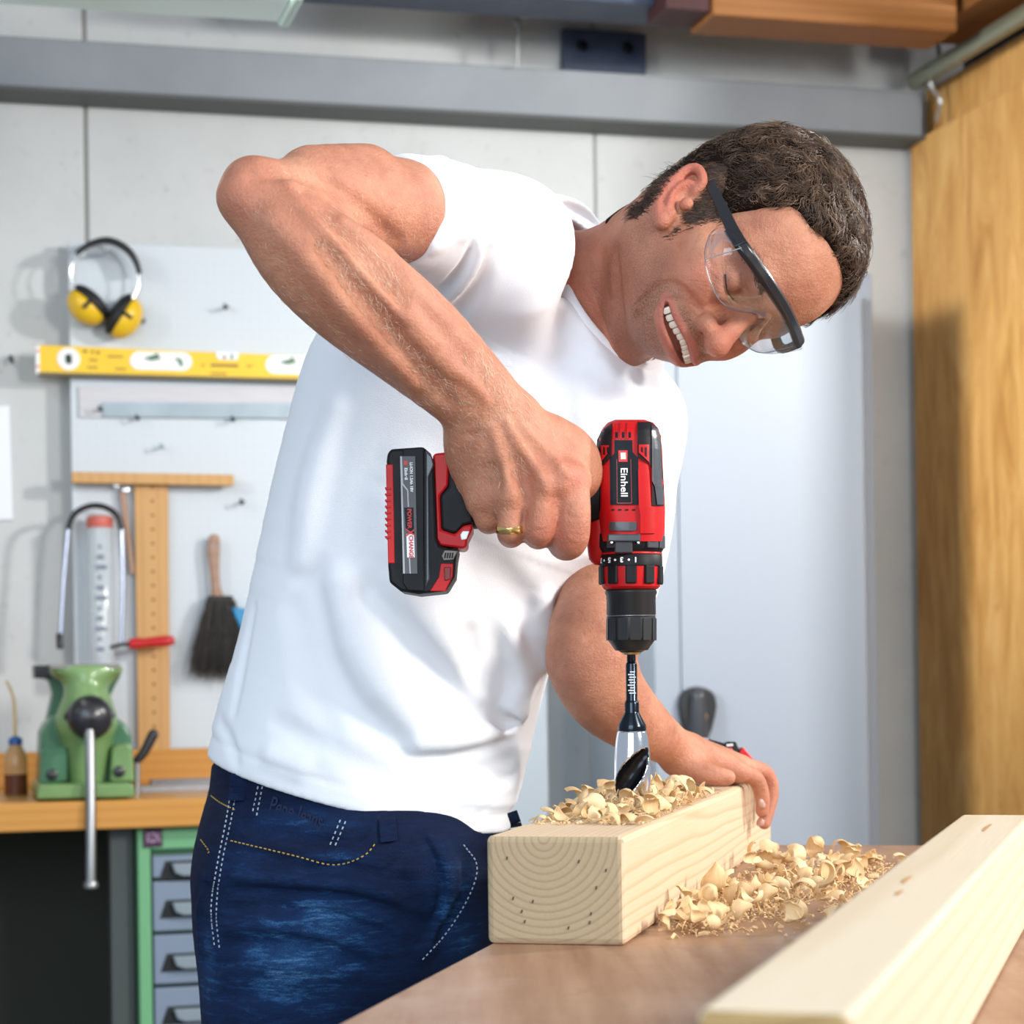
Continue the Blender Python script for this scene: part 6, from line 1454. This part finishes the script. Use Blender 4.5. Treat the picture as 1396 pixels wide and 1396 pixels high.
def clamp():
    bk = mat('clamp_black', (.014, .014, .016), .35); rd = mat('clamp_red', (.62, .02, .03), .35); gy = mat('clamp_grey', (.45, .48, .52), .35, .5)
    t = thing('bar_clamp', TP(.73, -.03, BH), 'black and red bar clamp lying on the beam behind his left hand', 'clamp'); d0 = 2.235
    q = lambda name, pts, da, th, m, bev=.0012: MB().prism([P(x, y, da) for x, y in pts], CF * th).build(name, m, t, bevel=bev)
    q('clamp_bar', [(936, 1005), (945, 1005.5), (968, 1008), (990, 1014), (990, 1022), (966, 1018), (938, 1012)], d0, .010, bk, .0008)
    q('bar_edge', [(925, 1005), (945, 1003.5), (966, 1006.5), (966, 1009), (940, 1008)], d0 - .002, .012, gy, .0004)
    q('clamp_head', [(987, 1014), (993, 1011.5), (1004, 1011.5), (1007, 1018), (1030, 1038), (1032, 1060), (1010, 1061), (1000, 1030), (988, 1022)], d0 - .004, .018, bk, .0015)
    q('jaw_pad', [(990, 1020), (997, 1019), (1006, 1032), (1004, 1060), (992, 1060)], d0 - .006, .016, rd, .001); q('jaw_pad', [(1011, 1020), (1014, 1019), (1032, 1040), (1030, 1044), (1008, 1026)], d0 - .007, .016, rd, .001)
    q('head_mark', [(990, 1014.5), (999, 1013.5), (1000, 1017), (991, 1018)], d0 - .0046, .001, mat('mark_white', (.7, .72, .75), .5), .0002)
def shavings():
    m = mat('wood_shaving', (.80, .60, .36), .6, spec=.3); n = N(m); v = n.coord((60, 8, 8)); oi = n.n('ShaderNodeObjectInfo')
    c = n.ramp(n.noise(v, 5, 4), [(.3, (.72, .50, .27)), (.7, (.58, .33, .13))]); c = n.mix(n.math('MULTIPLY', oi.outputs['Random'], .75), c, (.80, .61, .37)); n.base(c)
    n.b.inputs['Subsurface Weight'].default_value = .1; n.b.inputs['Subsurface Radius'].default_value = (1, .7, .4); n.b.inputs['Subsurface Scale'].default_value = .003
    rng = np.random.default_rng(3); meshes = []
    for k in range(12):
        nu, nv = 16, 5; turn = rng.uniform(1.7, 4.4); r0 = rng.uniform(.0045, .0075); gr = rng.uniform(.3, 1.2); wd = rng.uniform(.008, .016); cone = rng.uniform(-.9, .9); vs = []
        for i in range(nu):
            u = i / (nu - 1); th = u * turn; r = r0 * (1 + gr * u); tap = math.sin(PI * min(.99, .06 + u * .94)) ** .8
            for j in range(nv):
                w = (j / (nv - 1) - .5); rr = r * (1 + cone * w) * (1 - .22 * (2 * w) ** 2); x = w * wd * (.12 + .88 * tap) + .0012 * math.sin(th * 2 + k)
                vs.append((x + rng.normal(0, .00015), rr * math.cos(th), rr * math.sin(th)))
        fs = [(i * nv + j, i * nv + j + 1, (i + 1) * nv + j + 1, (i + 1) * nv + j) for i in range(nu - 1) for j in range(nv - 1)]
        vs = np.array(vs); vs -= (vs.max(0) + vs.min(0)) / 2; t_ = .00028; c_ = np.array(vs); nn = len(vs)
        nrm = np.zeros_like(vs); q = np.array(fs); fn = np.cross(vs[q[:, 1]] - vs[q[:, 0]], vs[q[:, 3]] - vs[q[:, 0]])
        for col in range(4): np.add.at(nrm, q[:, col], fn)
        nrm /= np.linalg.norm(nrm, axis=1)[:, None] + 1e-12; allv = np.vstack([vs + nrm * t_ / 2, vs - nrm * t_ / 2]); ff = list(fs) + [tuple(i + nn for i in reversed(f)) for f in fs]
        ring = [j for j in range(nv)] + [i * nv + nv - 1 for i in range(1, nu)] + [(nu - 1) * nv + j for j in range(nv - 2, -1, -1)] + [i * nv for i in range(nu - 2, 0, -1)]
        for a, b in zip(ring, ring[1:] + ring[:1]): ff.append((a, b, b + nn, a + nn))
        me = bpy.data.meshes.new('wood_shaving'); me.from_pydata(allv.tolist(), [], ff); me.materials.append(m); me.polygons.foreach_set('use_smooth', [True] * len(me.polygons)); me.set_sharp_from_angle(angle=math.radians(50)); me.update(); meshes.append(me)
    def pile(spots, base_z, label, group, hgt, smin, smax):
        for i, (a, b, h) in enumerate(spots):
            me = meshes[rng.integers(len(meshes))]; o = bpy.data.objects.new('wood_shaving', me); COL.objects.link(o)
            s = rng.uniform(smin, smax); R_ = Matrix.Rotation(rng.uniform(0, 6.28), 4, 'Z') @ Matrix.Rotation(rng.uniform(-.9, .9), 4, 'X') @ Matrix.Rotation(rng.uniform(0, 6.28), 4, 'X')
            vv = np.array([v.co[:] for v in me.vertices]) @ np.array(R_.to_3x3()).T * s
            p = TP(a, b, base_z + h * hgt) - V(0, 0, vv[:, 2].min() - .0002)
            o.matrix_world = Matrix.Translation(Vector(p)) @ R_ @ Matrix.Scale(s, 4); tag(o, label, 'wood shaving', group)
    def crumbs(name, spots, base_z, hgt, label, cnt):
        pts = []; mbx = []; fsx = []; k = 0
        for i in range(cnt):
            a, b, h = spots(i); p = TP(a, b, base_z + .0004 + h * hgt); l = rng.uniform(.001, .0055) if rng.random() < .8 else rng.uniform(.006, .014); w = rng.uniform(.0003, .0012); d = rng.normal(0, 1, 3); d[2] = abs(d[2]) * (.25 if h < .3 else .8); d /= np.linalg.norm(d); e = np.cross(d, rng.normal(0, 1, 3)); e /= np.linalg.norm(e); f_ = np.cross(d, e)
            mid = p + d * l * .5 + V(0, 0, rng.uniform(0, l * .3))
            for c_ in (p, mid, p + d * l):
                for x, y in ((-1, -1), (1, -1), (1, 1), (-1, 1)): pts.append(c_ + e * w * x + f_ * w * .25 * y)
            for s_ in range(2):
                for j in range(4): fsx.append((k + s_ * 4 + j, k + s_ * 4 + (j + 1) % 4, k + s_ * 4 + 4 + (j + 1) % 4, k + s_ * 4 + 4 + j))
            fsx.append((k, k + 3, k + 2, k + 1)); fsx.append((k + 8, k + 9, k + 10, k + 11)); k += 12
        o = mesh_obj(name, np.array(pts), fsx, m); tag(o, label, 'wood chips', kind='stuff')
    # on the beam, round the bit
    ab, bb = (P(862, 1085, 1.70) - BO) @ TA, (P(862, 1085, 1.70) - BO) @ TB
    def on_beam(i):
        while True:
            a = rng.normal(ab + .045, .105); b = rng.uniform(-BW + .006, -.006)
            if .10 < a < .52: break
        h = max(0, 1 - math.hypot((a - ab - .04) / .16, (b - bb) / .06)) * rng.random(); return a, b, h
    sp = []
    while len(sp) < 115:
        a, b, h = on_beam(0)
        if a > .44 and b < -.05: continue
        if math.hypot(a - ab, b - bb) < .018: continue
        if h < .1 and min([9] + [math.hypot(a - x, b - y) for x, y, _ in sp]) < .007: continue
        sp.append((a, b, h))
    pile(sp, BH, 'curled pale wood shaving lying on top of the pine beam round the bit', 'wood shavings on the beam', .015, .75, 1.3)
    crumbs('wood_chips', on_beam, BH, .022, 'fine splinters and dust on the pine beam', 1500)
    def on_table(i):
        while True:
            t = rng.random(); px, py = 930 + 270 * t + rng.normal(0, 34), 1256 - 78 * t + rng.normal(0, 20)
            if px < 905 or py > 1278 or py < 1172: continue
            p = on_plane(px, py, TZ); a, b = (p - BO) @ TA, (p - BO) @ TB
            if b > .012 and (px - 950) * .736 + 1362 > 0 and py < 1372 - .736 * (px - 950) + 18: break
        return a, b, rng.random() ** 2 * max(0, 1 - abs(t - .45) * 1.3)
    sp = []
    while len(sp) < 150:
        a, b, h = on_table(0)
        if h < .15 and min([9] + [math.hypot(a - x, b - y) for x, y, _ in sp]) < .006: continue
        sp.append((a, b, h))
    pile(sp, 0, 'curled pale wood shaving in the heap on the brown bench', 'wood shavings on the bench', .020, .75, 1.35)
    crumbs('wood_chips', on_table, 0, .014, 'fine splinters and dust in the heap on the brown bench', 2200)
def letters_to_mesh():
    """turn every piece of lettering into a mesh object of its own"""
    dg = bpy.context.evaluated_depsgraph_get()
    for o in [x for x in bpy.data.objects if x.type == 'FONT']:
        me = bpy.data.meshes.new_from_object(o.evaluated_get(dg)); n = bpy.data.objects.new(o.name, me); COL.objects.link(n); n.parent = o.parent; n.matrix_local = o.matrix_local.copy(); nm = o.name
        bpy.data.objects.remove(o); n.name = nm
# ------------------------------------------------------------------ build everything: shell first, small things last
room(); lockers(); front_bench(); side_bench(); pegboard(); vise()
man = thing('person', (P(480, 1150, 2.0)[0], P(480, 1150, 2.0)[1], 0), 'man in white T-shirt and blue jeans bending over the beam with a drill', 'person')
person_skin(man, skin_mat()); person_clothes(man); person_hair(man)
timbers(); goggles(); cordless_drill(); bit(); gold_ring(); clamp(); shavings()
letters_to_mesh()
